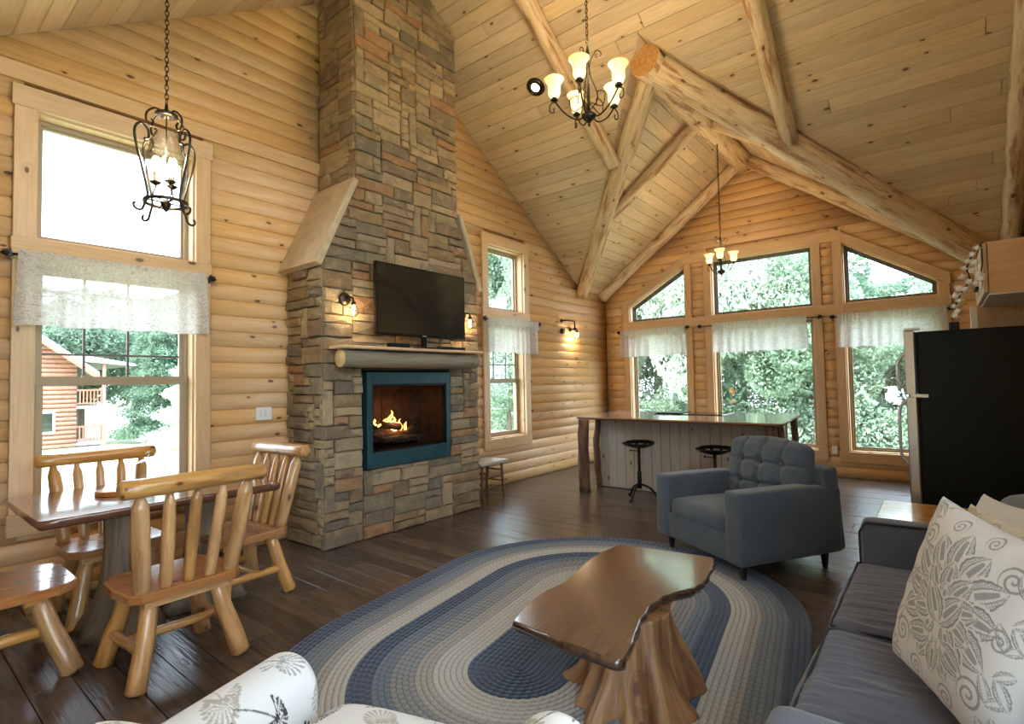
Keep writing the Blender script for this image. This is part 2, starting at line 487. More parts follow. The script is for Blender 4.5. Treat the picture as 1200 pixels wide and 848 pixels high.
M = {}
M['pine'] = wood('pine_log_siding', (.66, .42, .205), (.53, .30, .125), knots=.8, rough=.42, tone=.2)
M['ceilpine'] = wood('pine_ceiling_board', (.63, .50, .325), (.49, .36, .205), knots=.85, rough=.45, tone=.26)
M['trimpine'] = wood('pine_trim', (.64, .43, .24), (.53, .33, .16), knots=.3, rough=.45, tone=.1, kscale=.85)
M['beam'] = wood('peeled_log', (.70, .57, .38), (.50, .33, .17), knots=1.1, rough=.6, kscale=.8, tone=.12, streak=.95, streakcol=(.30, .14, .05), bump=.5)
M['beamend'] = plain('log_end_grain', (.42, .22, .07), .6, nscale=30, namt=.25)
M['honey'] = wood('honey_varnished_log', (.60, .33, .115), (.36, .165, .05), knots=1.0, rough=.3, kscale=1.3, tone=.2, coat=.35, streak=.6, streakcol=(.20, .085, .03), bump=.4)
M['seatwood'] = wood('varnished_seat_board', (.40, .17, .06), (.24, .085, .03), knots=.35, rough=.24, tone=.15, coat=.5)
M['tablewood'] = wood('glossy_walnut_table', (.20, .10, .052), (.105, .05, .026), knots=.25, rough=.17, tone=.05, coat=.7, bump=.05)
M['coffeewood'] = wood('glossy_live_edge_slab', (.145, .07, .04), (.07, .033, .021), knots=.2, rough=.2, tone=.05, coat=.75, bump=.05, grain=.8)
M['coffeeedge'] = plain('dark_live_edge_bark', (.055, .025, .014), .25, nscale=30, namt=.6, bump=1.0, coat=.6)
M['stump'] = wood('weathered_stump', (.36, .185, .075), (.16, .07, .03), knots=.3, rough=.5, grain=1.2, streak=.9, streakcol=(.10, .045, .02), bump=.9)
M['greystump'] = wood('grey_stump', (.26, .20, .14), (.15, .11, .075), knots=.4, rough=.5, streak=.6, streakcol=(.09, .06, .04), bump=.8)
M['floor'] = wood('dark_oak_floor', (.098, .068, .050), (.045, .032, .025), knots=.3, rough=.27, tone=.55, grain=.9, bump=.35)
M['stone'] = stonemat('ledge_stone')
M['mortar'] = plain('dark_mortar_joint', (.06, .05, .04), .95, nscale=20)
M['slab'] = plain('smooth_limestone_slab', (.50, .39, .26), .75, nscale=9, namt=.14, bump=.3)
M['mantlelog'] = wood('grey_peeled_mantle_log', (.30, .25, .18), (.19, .15, .10), knots=.6, rough=.6, streak=.5, streakcol=(.12, .09, .06), bump=.6)
M['endgrain'] = plain('pale_cut_log_end', (.62, .42, .20), .55, nscale=40, namt=.12)
M['black'] = plain('matt_black_metal', (.012, .012, .012), .45, metal=.6)
M['iron'] = plain('bronze_iron', (.055, .043, .03), .38, metal=.85, nscale=60, namt=.4)
M['tvplastic'] = plain('gloss_black_plastic', (.006, .006, .006), .18)
M['tvscreen'] = plain('dark_tv_screen', (.012, .014, .013), .10, spec=1.0, coat=.6)
M['teal'] = plain('dark_teal_metal', (.016, .062, .075), .42, metal=.2, nscale=6, namt=.2)
M['firebrick'] = plain('sooty_firebox_panel', (.075, .055, .04), .9, nscale=12, namt=.4)
M['charlog'] = plain('charred_ceramic_log', (.07, .055, .045), .95, nscale=26, namt=.8, bump=1.0)
M['flame'] = emis('flame', (1.0, .36, .07), 5)
M['flamecore'] = emis('flame_core', (1.0, .72, .32), 10)
M['frame'] = plain('tan_window_frame', (.33, .245, .15), .45)
M['darkframe'] = plain('dark_window_frame', (.10, .085, .07), .4)
M['glass'] = glass_thin('window_glass')
M['clearglass'] = glass_thin('clear_bulb_glass', (.93, .95, .94), .16, edge=.9)
M['fireglass'] = glass_thin('smoked_fire_glass', (.78, .74, .70), .03)
M['bulb'] = emis('warm_bulb', (1.0, .76, .42), 14)
M['sofa'] = fabric('charcoal_grey_sofa_fabric', (.062, .068, .088), (.14, .15, .18))
M['sofacush'] = fabric('slate_sofa_cushion_fabric', (.048, .052, .078), (.11, .115, .155), bump=.3)
M['piping'] = plain('black_piping', (.012, .012, .016), .8)
M['armfab'] = fabric('slate_armchair_fabric', (.046, .058, .074), (.112, .136, .16))
M['bluecush'] = fabric('blue_grey_cushion_fabric', (.09, .12, .15), (.16, .20, .24))
M['whitecush'] = fabric('white_linen_cushion', (.55, .55, .55), (.74, .74, .73), scale=400)
M['darkleg'] = plain('espresso_wood_leg', (.02, .012, .009), .35)
M['print'] = vcol('printed_cotton', bump=.3)
M['rug'] = vcol('braided_wool', rough=.95, sheen=.3, bump=.6)
M['bark'] = wood('rough_bark_log', (.16, .085, .05), (.06, .03, .018), knots=.8, rough=.85, streak=.8, streakcol=(.24, .15, .10), bump=1.5)
M['bead'] = wood('whitewashed_beadboard', (.50, .46, .38), (.40, .35, .27), knots=.6, rough=.55, tone=.08)
M['counter'] = wood('pale_glossy_counter', (.62, .61, .58), (.54, .52, .48), knots=.05, rough=.14, coat=1.0, bump=.03)
M['counteredge'] = wood('counter_live_edge', (.30, .15, .06), (.14, .07, .03), knots=.3, rough=.35)
M['cooktop'] = plain('black_glass_cooktop', (.008, .008, .01), .06)
M['fridgeblack'] = plain('pebbled_black_steel', (.006, .008, .007), .38, nscale=120, namt=.5, bump=.4, spec=.14)
M['steel'] = plain('brushed_steel', (.50, .50, .50), .3, metal=.9)
M['cabinet'] = wood('natural_pine_cabinet', (.60, .38, .20), (.50, .30, .14), knots=.12, rough=.4, tone=.05)
M['white'] = plain('white_plastic', (.72, .72, .68), .5)
M['ceramic'] = plain('white_ceramic', (.80, .79, .75), .3, nscale=14, namt=.08)
M['grass'] = plain('bright_lawn', (.28, .33, .20), .95, nscale=3, namt=.3)
M['redlog'] = plain('red_stained_log', (.55, .28, .20), .7, nscale=4, namt=.12)
M['roofgrey'] = plain('pale_shingle_roof', (.62, .58, .56), .9)
M['redtrim'] = plain('red_brown_trim', (.52, .16, .10), .7)
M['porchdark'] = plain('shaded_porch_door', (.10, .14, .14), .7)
M['trunk'] = plain('tree_trunk', (.12, .09, .07), .9)

def leafmat(name, a, b):
    m, nt, ns, ln, bs = newmat(name)
    oi = N(nt, 'ShaderNodeObjectInfo'); tc = N(nt, 'ShaderNodeTexCoord'); n = N(nt, 'ShaderNodeTexNoise'); n.inputs['Scale'].default_value = 1.6; n.inputs['Detail'].default_value = 4
    ln.new(tc.outputs['Object'], n.inputs['Vector'])
    ln.new(mixc(nt, ramp(nt, n.outputs[0], .35, .68), a, b), bs.inputs['Base Color'])
    bs.inputs['Roughness'].default_value = .8; bs.inputs['Specular IOR Level'].default_value = .2
    t = N(nt, 'ShaderNodeBsdfTranslucent'); t.inputs[0].default_value = (*b, 1)
    mx = N(nt, 'ShaderNodeMixShader'); mx.inputs[0].default_value = .3
    ln.new(bs.outputs[0], mx.inputs[1]); ln.new(t.outputs[0], mx.inputs[2]); ln.new(mx.outputs[0], ns['Material Output'].inputs[0])
    return m
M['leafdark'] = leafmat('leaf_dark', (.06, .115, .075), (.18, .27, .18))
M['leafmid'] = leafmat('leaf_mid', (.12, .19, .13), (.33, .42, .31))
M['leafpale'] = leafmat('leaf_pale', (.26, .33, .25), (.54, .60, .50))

def shademat():
    m, nt, ns, ln, bs = newmat('amber_glass_shade')
    uv = N(nt, 'ShaderNodeTexCoord'); sp = N(nt, 'ShaderNodeSeparateXYZ'); ln.new(uv.outputs['Object'], sp.inputs[0])
    bs.inputs['Base Color'].default_value = (.95, .72, .32, 1); bs.inputs['Roughness'].default_value = .3
    f = ramp(nt, sp.outputs[2], .0, .16)
    c = mixc(nt, f, (1.0, .80, .38), (1.0, .66, .20))
    ln.new(c, bs.inputs['Emission Color'])
    ln.new(mathn(nt, 'SUBTRACT', .85, mathn(nt, 'MULTIPLY', f, .50)), bs.inputs['Emission Strength'])
    return m
M['shade'] = shademat()

def clothmat():
    m, nt, ns, ln, bs = newmat('sheer_white_print_valance')
    uv = N(nt, 'ShaderNodeUVMap')
    mp = N(nt, 'ShaderNodeMapping'); mp.inputs['Scale'].default_value = (14, 26, 1); ln.new(uv.outputs[0], mp.inputs[0])
    n = N(nt, 'ShaderNodeTexNoise', noise_dimensions='2D'); n.inputs['Scale'].default_value = 1.2; n.inputs['Detail'].default_value = 4; n.inputs['Distortion'].default_value = 2.5
    ln.new(mp.outputs[0], n.inputs['Vector'])
    f = mathn(nt, 'LESS_THAN', mathn(nt, 'ABSOLUTE', mathn(nt, 'SUBTRACT', n.outputs[0], .5)), .03)
    c = mixc(nt, mathn(nt, 'MULTIPLY', f, .7), (.74, .71, .68), (.34, .29, .26))
    ln.new(c, bs.inputs['Base Color']); bs.inputs['Roughness'].default_value = .9
    t = N(nt, 'ShaderNodeBsdfTranslucent'); ln.new(c, t.inputs[0])
    mx = N(nt, 'ShaderNodeMixShader'); mx.inputs[0].default_value = .35
    ln.new(bs.outputs[0], mx.inputs[1]); ln.new(t.outputs[0], mx.inputs[2])
    tp = N(nt, 'ShaderNodeBsdfTransparent'); m2 = N(nt, 'ShaderNodeMixShader'); m2.inputs[0].default_value = .12
    ln.new(mx.outputs[0], m2.inputs[1]); ln.new(tp.outputs[0], m2.inputs[2])
    ln.new(m2.outputs[0], ns['Material Output'].inputs[0]); return m
M['cloth'] = clothmat()
# ------------------------------------------------------------------ room dimensions
XL, XR, YB, YF = -4.93, 0.80, 8.953, -1.57
YR, ZR, SL = 3.69, 5.907, 0.65           # main ridge
XC, ZD, SD = -2.30, 5.03, 0.75           # dormer ridge
def zmain(y): return ZR - SL * abs(y - YR)
def zdorm(x): return ZD - SD * abs(x - XC)
def yvalley(x): return YR + (ZR - zdorm(x)) / SL
CH = 0.1395                              # log course height

def structure(o): o['kind'] = 'structure'; return o

# window outlines in wall coordinates (u = along the wall, z)
W1 = dict(name='window_1', wall='L', u0=.775, u1=1.805, lo=(.62, 2.36), hi=[(.775, 2.52), (1.805, 2.52), (1.805, 3.435), (.775, 3.435)], sash=True, mun=(1.09, 1.37))
W2 = dict(name='window_2', wall='L', u0=5.565, u1=6.39, lo=(.66, 2.33), hi=[(5.565, 2.49), (6.39, 2.49), (6.39, 3.41), (5.565, 3.41)], sash=True, mun=(5.84, 6.12))
W3 = dict(name='window_3', wall='B', u0=-4.415, u1=-3.37, lo=(.37, 2.33), hi=[(-4.415, 2.50), (-3.37, 2.50), (-3.37, 3.40), (-4.415, 2.79)], sash=False)
W4 = dict(name='window_4', wall='B', u0=-2.92, u1=-1.44, lo=(.37, 2.33), hi=[(-2.92, 2.49), (-1.44, 2.49), (-1.44, 3.41), (-2.92, 3.41)], sash=False)
W5 = dict(name='window_5', wall='B', u0=-1.05, u1=.015, lo=(.365, 2.33), hi=[(-1.05, 2.49), (.015, 2.49), (.015, 2.70), (-1.05, 3.38)], sash=False)
WINS = [W1, W2, W3, W4, W5]
TW = .118

def TL(): return Matrix(((0, 0, 1, XL), (1, 0, 0, 0), (0, 1, 0, 0), (0, 0, 0, 1)))       # local (u,z,n) -> world, left wall
def TB(): return Matrix(((1, 0, 0, 0), (0, 0, -1, YB), (0, 1, 0, 0), (0, 0, 0, 1)))
def TR_(): return Matrix(((0, 0, -1, XR), (1, 0, 0, 0), (0, 1, 0, 0), (0, 0, 0, 1)))
def TF(): return Matrix(((1, 0, 0, 0), (0, 0, 1, YF), (0, 1, 0, 0), (0, 0, 0, 1)))
TW_ = {'L': TL(), 'B': TB(), 'R': TR_(), 'F': TF()}

def fix(mb, T):
    """bring a mesh built in wall coordinates (u,z,n) into the world, turning faces if the frame mirrors"""
    mb.v = [tuple(T @ Vector(p)) for p in mb.v]
    if T.to_3x3().determinant() < 0:
        mb.f = [tuple(reversed(f)) for f in mb.f]; mb.uv = [list(reversed(u)) for u in mb.uv]
    return mb

def outer(w):
    """outline of the whole casing"""
    h = w['hi']; u0, u1 = w['u0'] - TW, w['u1'] + TW
    if h[2][1] == h[3][1]: top = [(u1, h[2][1] + TW + .03), (u0, h[3][1] + TW + .03)]
    else:
        s = (h[2][1] - h[3][1]) / (w['u1'] - w['u0'])
        top = [(u1, h[2][1] + s * TW + TW * 1.25), (u0, h[3][1] - s * TW + TW * 1.25)]
    return [(u0, w['lo'][0] - TW - .03), (u1, w['lo'][0] - TW - .03)] + top

def backing(name, cells, T, poly_clip=None):
    """wall core from rectangular cells (u0,u1,z0,z1)"""
    mb = MB()
    for c in cells:
        if len(c) == 4 and not hasattr(c[0], '__len__'): mb.box(c[0], c[1], c[2], c[3], -.20, -.07)
        else: mb.prism(c, -.20, -.07)
    return structure(fix(mb, T).build(name, M['pine']))

ZT = 5.95
cl = [(YF - .2, .775, 0, ZT), (1.805, 5.565, 0, ZT), (6.39, YB + .2, 0, ZT)]
for w in (W1, W2): cl += [(w['u0'], w['u1'], 0, w['lo'][0]), (w['u0'], w['u1'], w['lo'][1], w['hi'][0][1]), (w['u0'], w['u1'], w['hi'][2][1], ZT)]
def cut_main(cells):
    out = []
    for c in cells:
        p = [(c[0], c[2]), (c[1], c[2]), (c[1], c[3]), (c[0], c[3])]
        p = clip(p, SL, 1, ZR + SL * YR + .03); p = clip(p, -SL, 1, ZR - SL * YR + .03)
        if len(p) > 2 and area(p) > 1e-4: out.append(p)
    return out
wall_left = backing('wall_left', cut_main(cl) + [[(7.85, 2.3), (YB + .2, 2.3), (YB + .2, zdorm(XL) + .03), (7.85, zdorm(XL) + .03)]], TW_['L'])
ADDED_RW = (-1.38, 1.10, .12, 2.3); ADDED_RW2 = (.2, 3.0, 2.75, 4.25)      # added glazed openings, patio and gable height, out of view, to let in daylight
wall_right = backing('wall_right', cut_main([(YF - .2, ADDED_RW[0], 0, ZT), (ADDED_RW2[1], YB + .2, 0, ZT), (ADDED_RW[1], ADDED_RW2[1], 0, ADDED_RW2[2]), (ADDED_RW[0], ADDED_RW[1], 0, ADDED_RW[2]), (ADDED_RW[0], ADDED_RW2[0], ADDED_RW[3], ZT), (ADDED_RW2[0], ADDED_RW[1], ADDED_RW[3], ADDED_RW2[2]), (ADDED_RW2[0], ADDED_RW2[1], ADDED_RW2[3], ZT)]) + [[(8.4, 2.3), (YB + .2, 2.3), (YB + .2, zdorm(XR) + .03), (8.4, zdorm(XR) + .03)]], TW_['R'])
cb = [(XL - .2, W3['u0'], 0, ZT), (W3['u1'], W4['u0'], 0, ZT), (W4['u1'], W5['u0'], 0, ZT), (W5['u1'], XR + .2, 0, ZT)]
for w in (W3, W4, W5): cb += [(w['u0'], w['u1'], 0, w['lo'][0]), (w['u0'], w['u1'], w['lo'][1], w['hi'][0][1])]
cbp = []
for c in cb: cbp.append([(c[0], c[2]), (c[1], c[2]), (c[1], c[3]), (c[0], c[3])])
for w in (W3, W4, W5):
    h = w['hi']; cbp.append([(w['u0'], h[3][1]), (w['u1'], h[2][1]), (w['u1'], ZT), (w['u0'], ZT)])
o2 = []
for p in cbp:
    p = clip(p, SD, 1, ZD + SD * XC + .03); p = clip(p, -SD, 1, ZD - SD * XC + .03)
    if len(p) > 2 and area(p) > 1e-4: o2.append(p)
wall_back = backing('wall_back', o2, TW_['B'])
fw = []
cf = [(XL - .2, XR + .2, 0, 2.55)]
wall_front = backing('wall_front', cf, TW_['F'])

# half-log siding, course by course
def course(u0, u1, z, h=CH, flat=False):
    mb = MB()
    prof = [(0, 0), (.010, .008), (.042, .018), (.070, .021), (.098, .018), (.130, .008), (h, 0)] if not flat else [(0, 0), (.004, .012), (h - .004, .012), (h, .0)]
    if flat: prof = [(0, -.008), (.006, 0), (h - .006, 0), (h, -.008)]
    prof = [(a * (h / CH) if not flat else a, b) for a, b in prof]
    n = len(prof)
    for u in (u0, u1):
        for a, b in prof: mb.v.append((u, z + a, b))
        mb.v += [(u, z + h, -.08), (u, z, -.08)]
    k = n + 2
    for i in range(n - 1):
        mb.face((i, i + k, i + 1 + k, i + 1), [(u0, prof[i][0] * 1.1), (u1, prof[i][0] * 1.1), (u1, prof[i + 1][0] * 1.1), (u0, prof[i + 1][0] * 1.1)], 0, True)
    for i in (n - 1, n, n + 1):
        j = (i + 1) % k
        mb.face((i, i + k, j + k, j), [(u0, 0), (u1, 0), (u1, .1), (u0, .1)])
    mb.face(tuple(range(k)), [(q[2] + 5, q[1]) for q in mb.v[:k]]); mb.face(tuple(reversed(range(k, 2 * k))), [(q[2] + 5, q[1]) for q in reversed(mb.v[k:2 * k])])
    return mb

def spans(z, h, lim, holes):
    """free intervals of a course between casings; holes = polygons"""
    iv = [lim]
    for pg in holes:
        us = []
        for zz in (z + .02, z + h / 2, z + h - .02):
            p = clip(clip(pg, 0, 1, zz + .004), 0, -1, -zz + .004)
            if len(p) > 2: us.append((min(q[0] for q in p), max(q[0] for q in p)))
        if len(us) < 2: continue
        a = max(q[0] for q in us); b = min(q[1] for q in us)
        nv = []
        for s0, s1 in iv:
            if b <= s0 or a >= s1: nv.append((s0, s1)); continue
            if a > s0: nv.append((s0, a + .02))
            if b < s1: nv.append((b - .02, s1))
        iv = nv
    return [q for q in iv if q[1] - q[0] > .03]

def hole(w):
    o = outer(w); c = (w['u0'] + w['u1']) / 2
    return [(q[0] + (.03 if q[0] < c else -.03), q[1]) for q in o]
holesL = [hole(W1), hole(W2)]
holesB = [hole(W3), hole(W4), hole(W5)]

def side_wall(parent, T, holes, plank_left=None, xd=XL):
    z = 0.0
    while z < ZR - .03:
        h = CH
        half = (ZR - z) / SL + .05
        lim = (max(YF, YR - half), min(YB, YR + half) if z > zdorm(xd) else YB)
        for s0, s1 in spans(z, h, lim, holes):
            segs = [(s0, s1)]
            if plank_left and s0 < plank_left < s1: segs = [(s0, plank_left), (plank_left, s1)]
            for a, b in segs:
                if b - a > 5.5:
                    c = a + (b - a) * rnd.uniform(.35, .65); pieces = [(a, c), (c, b)]
                else: pieces = [(a, b)]
                for p0, p1 in pieces:
                    fl = bool(plank_left) and p1 <= plank_left + .01 and z > 3.70
                    fix(course(p0, p1, z, h, fl), T).build('siding_board' if fl else 'siding_log', M['pine'], parent)
        z += h
side_wall(wall_left, TW_['L'], holesL, 3.6)
side_wall(wall_right, TW_['R'], [[(ADDED_RW[0], ADDED_RW[2]), (ADDED_RW[1], ADDED_RW[2]), (ADDED_RW[1], ADDED_RW[3]), (ADDED_RW[0], ADDED_RW[3])], [(ADDED_RW2[0], ADDED_RW2[2]), (ADDED_RW2[1], ADDED_RW2[2]), (ADDED_RW2[1], ADDED_RW2[3]), (ADDED_RW2[0], ADDED_RW2[3])]], xd=XR)
z = 0.0
while z < ZD:
    half = (ZD - z) / SD + .03
    lim = (max(XL + .03, XC - half), min(XR - .03, XC + half))
    for a, b in spans(z, CH, lim, holesB):
        if b - a > 4.5:
            c = a + (b - a) * rnd.uniform(.3, .7)
            for q in ((a, c), (c, b)): fix(course(q[0], q[1], z), TW_['B']).build('siding_log', M['pine'], wall_back)
        else: fix(course(a, b, z), TW_['B']).build('siding_log', M['pine'], wall_back)
    z += CH
z = 0.0
while z < 2.5:
    hf = [[(a[0], a[2]), (a[1], a[2]), (a[1], a[3]), (a[0], a[3])] for a in fw]
    for a, b in spans(z, CH, (XL + .03, XR - .03), hf): fix(course(a, b, z), TW_['F']).build('siding_log', M['pine'], wall_front)
    z += CH
# flat band board above the left window
bb = MB(); bb.box(.55, 3.0, 3.62, 3.74, 0.0, .03); fix(bb, TW_['L']).build('band_board', M['trimpine'], wall_left)

# ------------------------------------------------------------------ floor of planks
fl = MB(); fl.box(XL - .2, XR + .2, YF - .2, YB + .2, -.12, -.02); floor = structure(fl.build('floor', M['mortar']))
y = YF; PW = .176
while y < YB:
    x = XL + rnd.uniform(-1.6, 0)
    while x < XR:
        L = rnd.uniform(1.3, 2.3); a, b = max(x, XL), min(x + L, XR)
        if b - a > .05:
            mb = MB(); mb.box(a + .0015, b - .0015, y + .0015, min(y + PW, YB) - .0015, -.025, rnd.uniform(-.0012, .0012), la=0, bev=.0025)
            mb.build('floor_plank', M['floor'], floor)
        x += L
    y += PW

# ------------------------------------------------------------------ ceiling: solid deck and boards below it
def slabpoly(mb, pts3, up):
    b = len(mb.v); n = len(pts3)
    mb.v += [tuple(p) for p in pts3] + [tuple(Vector(p) + up) for p in pts3]
    mb.face(tuple(range(n))); mb.face(tuple(reversed(range(n, 2 * n))))
    for i in range(n):
        j = (i + 1) % n; mb.face((b + i, b + n + i, b + n + j, b + j) if b else (i, n + i, n + j, j))
UP = Vector((0, 0, .16)); E0 = .02
ceiling = None
def deck(pts, name=None):
    mb = MB(); slabpoly(mb, pts, UP); return mb
XA, XB = XL - .25, XR + .25
dk = []
dk.append([(XA, YF - .5, zmain(YF - .5) + E0), (XB, YF - .5, zmain(YF - .5) + E0), (XB, YR, ZR + E0), (XA, YR, ZR + E0)])
ya = yvalley(XC)
dk.append([(XA, YR, ZR + E0), (XB, YR, ZR + E0), (XB, ya, zmain(ya) + E0), (XA, ya, zmain(ya) + E0)])
def mainp(x, y): return (x, y, zmain(y) + E0)
def dormp(x, y): return (x, y, zdorm(x) + E0)
dk.append([mainp(XA, ya), mainp(XC, ya), mainp(XA, yvalley(XA))])
dk.append([mainp(XB, ya), mainp(XB, yvalley(XB)), mainp(XC, ya)])
YE = YB + .45
dk.append([dormp(XC, ya), dormp(XC, YE), dormp(XA, YE), dormp(XA, yvalley(XA))])
dk.append([dormp(XC, ya), dormp(XB, yvalley(XB)), dormp(XB, YE), dormp(XC, YE)])
mb = MB()
for pts in dk:
    b = len(mb.v); n = len(pts); mb.v += pts + [(p[0], p[1], p[2] + .16) for p in pts]
    mb.face([b + i for i in range(n)]); mb.face([b + n + i for i in reversed(range(n))])
    for i in range(n):
        j = (i + 1) % n; mb.face((b + i, b + j, b + n + j, b + n + i))
ceiling = structure(mb.build('ceiling', M['ceilpine']))

def board(poly, O, e1, e2, nn, parent, ch=.0065, th=.02):
    """plank as a convex polygon in (s,t) of a roof plane; nn points into the room"""
    if len(poly) < 3 or area(poly) < 2e-3: return
    poly = inset(poly if sum(poly[i][0] * poly[(i + 1) % len(poly)][1] - poly[(i + 1) % len(poly)][0] * poly[i][1] for i in range(len(poly))) > 0 else list(reversed(poly)), .0013)
    mb = MB(); mb.prism(poly, -th, 0, la=0, ch=ch)
    T = Matrix(((e1.x, e2.x, nn.x, O.x), (e1.y, e2.y, nn.y, O.y), (e1.z, e2.z, nn.z, O.z), (0, 0, 0, 1)))
    fix(mb, T)
    mb.build('ceiling_board', M['ceilpine'], parent)
BW = .158
# back slope of the main roof
O = Vector((0, YR, ZR)); e1 = Vector((1, 0, 0)); e2 = Vector((0, 1, -SL)).normalized(); nn = Vector((0, -SL, -1)).normalized()
cosm = e2.y
def rows(O, e1, e2, nn, t0, t1, regions, s0, s1):
    t = t0
    while t < t1:
        x = s0 + rnd.uniform(-3.6, 0)
        while x < s1:
            L = rnd.uniform(3.9, 5.6)
            rect = [(max(x, s0) + .0008, t), (min(x + L, s1) - .0008, t), (min(x + L, s1) - .0008, t + BW), (max(x, s0) + .0008, t + BW)]
            if rect[1][0] - rect[0][0] > .03:
                for rg in regions:
                    p = rect
                    for (a, b, c) in rg:
                        p = clip(p, a, b, c)
                        if len(p) < 3: break
                    board(p, O, e1, e2, nn, ceiling)
            x += L
        t += BW
ta = (ya - YR) / cosm
def half(xa, tb, x2, t2, side):
    """half-plane through two points keeping the side of point `side`"""
    a = t2 - tb; b = -(x2 - xa); c = a * xa + b * tb
    if a * side[0] + b * side[1] > c: a, b, c = -a, -b, -c
    return (a, b, c)
tl = (yvalley(XL) - YR) / cosm; tr = (yvalley(XR) - YR) / cosm
nB = int(ta / BW)
rows(O, e1, e2, nn, 0, nB * BW - .001, [[]], XL, XR)
rows(O, e1, e2, nn, nB * BW, tl + .3, [[half(XC, ta, XL, tl, (XL, 0)), (1, 0, XC)]], XL, XC)
rows(O, e1, e2, nn, nB * BW, tr + .3, [[half(XC, ta, XR, tr, (XR, 0)), (-1, 0, -XC)]], XC, XR)
# front slope
O = Vector((0, YR, ZR)); e2 = Vector((0, -1, -SL)).normalized(); nn = Vector((0, SL, -1)).normalized()
rows(O, e1, e2, nn, 0, (YR - YF) / cosm, [[]], XL, XR)
# dormer slopes, boards run along y
cosd = 1 / math.hypot(1, SD)
for sg in (-1, 1):
    O = Vector((XC, 0, ZD)); e1 = Vector((0, 1, 0)); e2 = Vector((sg, 0, -SD)).normalized(); nn = Vector((-sg * SD, 0, -1)).normalized()
    XE = XL if sg < 0 else XR
    te = abs(XE - XC) / cosd
    rg = [half(yvalley(XC), 0, yvalley(XE), te, (YB, 0))]
    rows(O, e1, e2, nn, 0, te, [rg + [(0, 1, te)]], ya - .05, YB)

# ------------------------------------------------------------------ exposed log beams
def beam(name, p, q, r0, r1, label, seg=14, n=14, sag=.012, group=None, endcap=False):
    p, q = Vector(p), Vector(q); mb = MB(); d = (q - p); L = d.length
    path = []; rad = []
    for i in range(n + 1):
        t = i / n; c = p + d * t
        c += Vector((noise.noise(Vector((t * 3 + mb.ou, 0, 0))), noise.noise(Vector((0, t * 3 + mb.ov, 0))), 0)) * sag
        path.append(c); rad.append(lerp(r0, r1, t) * (1 + .09 * noise.noise(Vector((t * L * 1.7, mb.ou, 3)))))
    mb.tube(path, rad, seg, cap=not endcap, wob=.13)
    if endcap:
        for i, rev in ((0, True), (n, False)):
            idx = [i * seg + k for k in range(seg)]
            if rev: idx.reverse()
            mb.face(idx, None, 1)
        mb.m[-2:] = [1, 1]
    o = mb.build(name, [M['beam'], M['beamend']])
    return tag(o, label, 'beam', group)
beam('ridge_beam', (XC - .03, 5.22, 4.86), (XC - .03, YB + .05, 4.90), .165, .155, 'thick peeled ridge log of the window gable with sawn orange end', endcap=True)
bl = 'log beams under the roof'
def rp(x, y, d): return (x, y, zmain(y) - d)
beam('valley_beam', (XC - .06, 5.46, 4.86), (XL + .05, yvalley(XL) - .02, zdorm(XL) - .06), .12, .115, 'pale valley log running from the ridge log down to the left corner', group=bl)
beam('valley_beam', (XC + .02, 5.46, 4.84), (XR - .1, yvalley(XR) - .02, zdorm(XR) - .07), .155, .155, 'heavy valley log running from the ridge log down to above the refrigerator', group=bl)
for x0, y0, r, lb in ((-3.2, 6.15, .10, 'rafter log left of the five light chandelier down to the left valley log'), (-1.2, 6.45, .095, 'rafter log right of centre ending on the heavy valley log'), (.66, 8.35, .09, 'rafter log at the right edge beside the right wall')):
    beam('rafter_beam', rp(x0, YR - .05, .06), rp(x0, y0, .06), r, r * .93, lb, group=bl)
def dp(x, y, d): return (x, y, zdorm(x) - d)
XM = XC - (yvalley(XC) - 0) * 0
def xval(y): return (ZD - zmain(y)) / SD
ym = 7.02
beam('rafter_beam', dp(XC - .05, ym, .10), dp(XC - xval(ym) - .0, ym, .06), .095, .085, 'inner gable rafter log, left one of the middle pair', group=bl)
beam('rafter_beam', dp(XC + .05, ym + .1, .10), dp(XC + xval(ym) + .0, ym + .1, .06), .105, .095, 'inner gable rafter log, right one of the middle pair', group=bl)
beam('rafter_beam', dp(XC - .05, 8.80, .10), dp(XL + .03, 8.80, .08), .105, .10, 'gable rafter log against the window wall, left half', group=bl)
beam('rafter_beam', dp(XC + .05, 8.80, .10), dp(XR - .03, 8.80, .08), .105, .10, 'gable rafter log against the window wall, right half', group=bl)

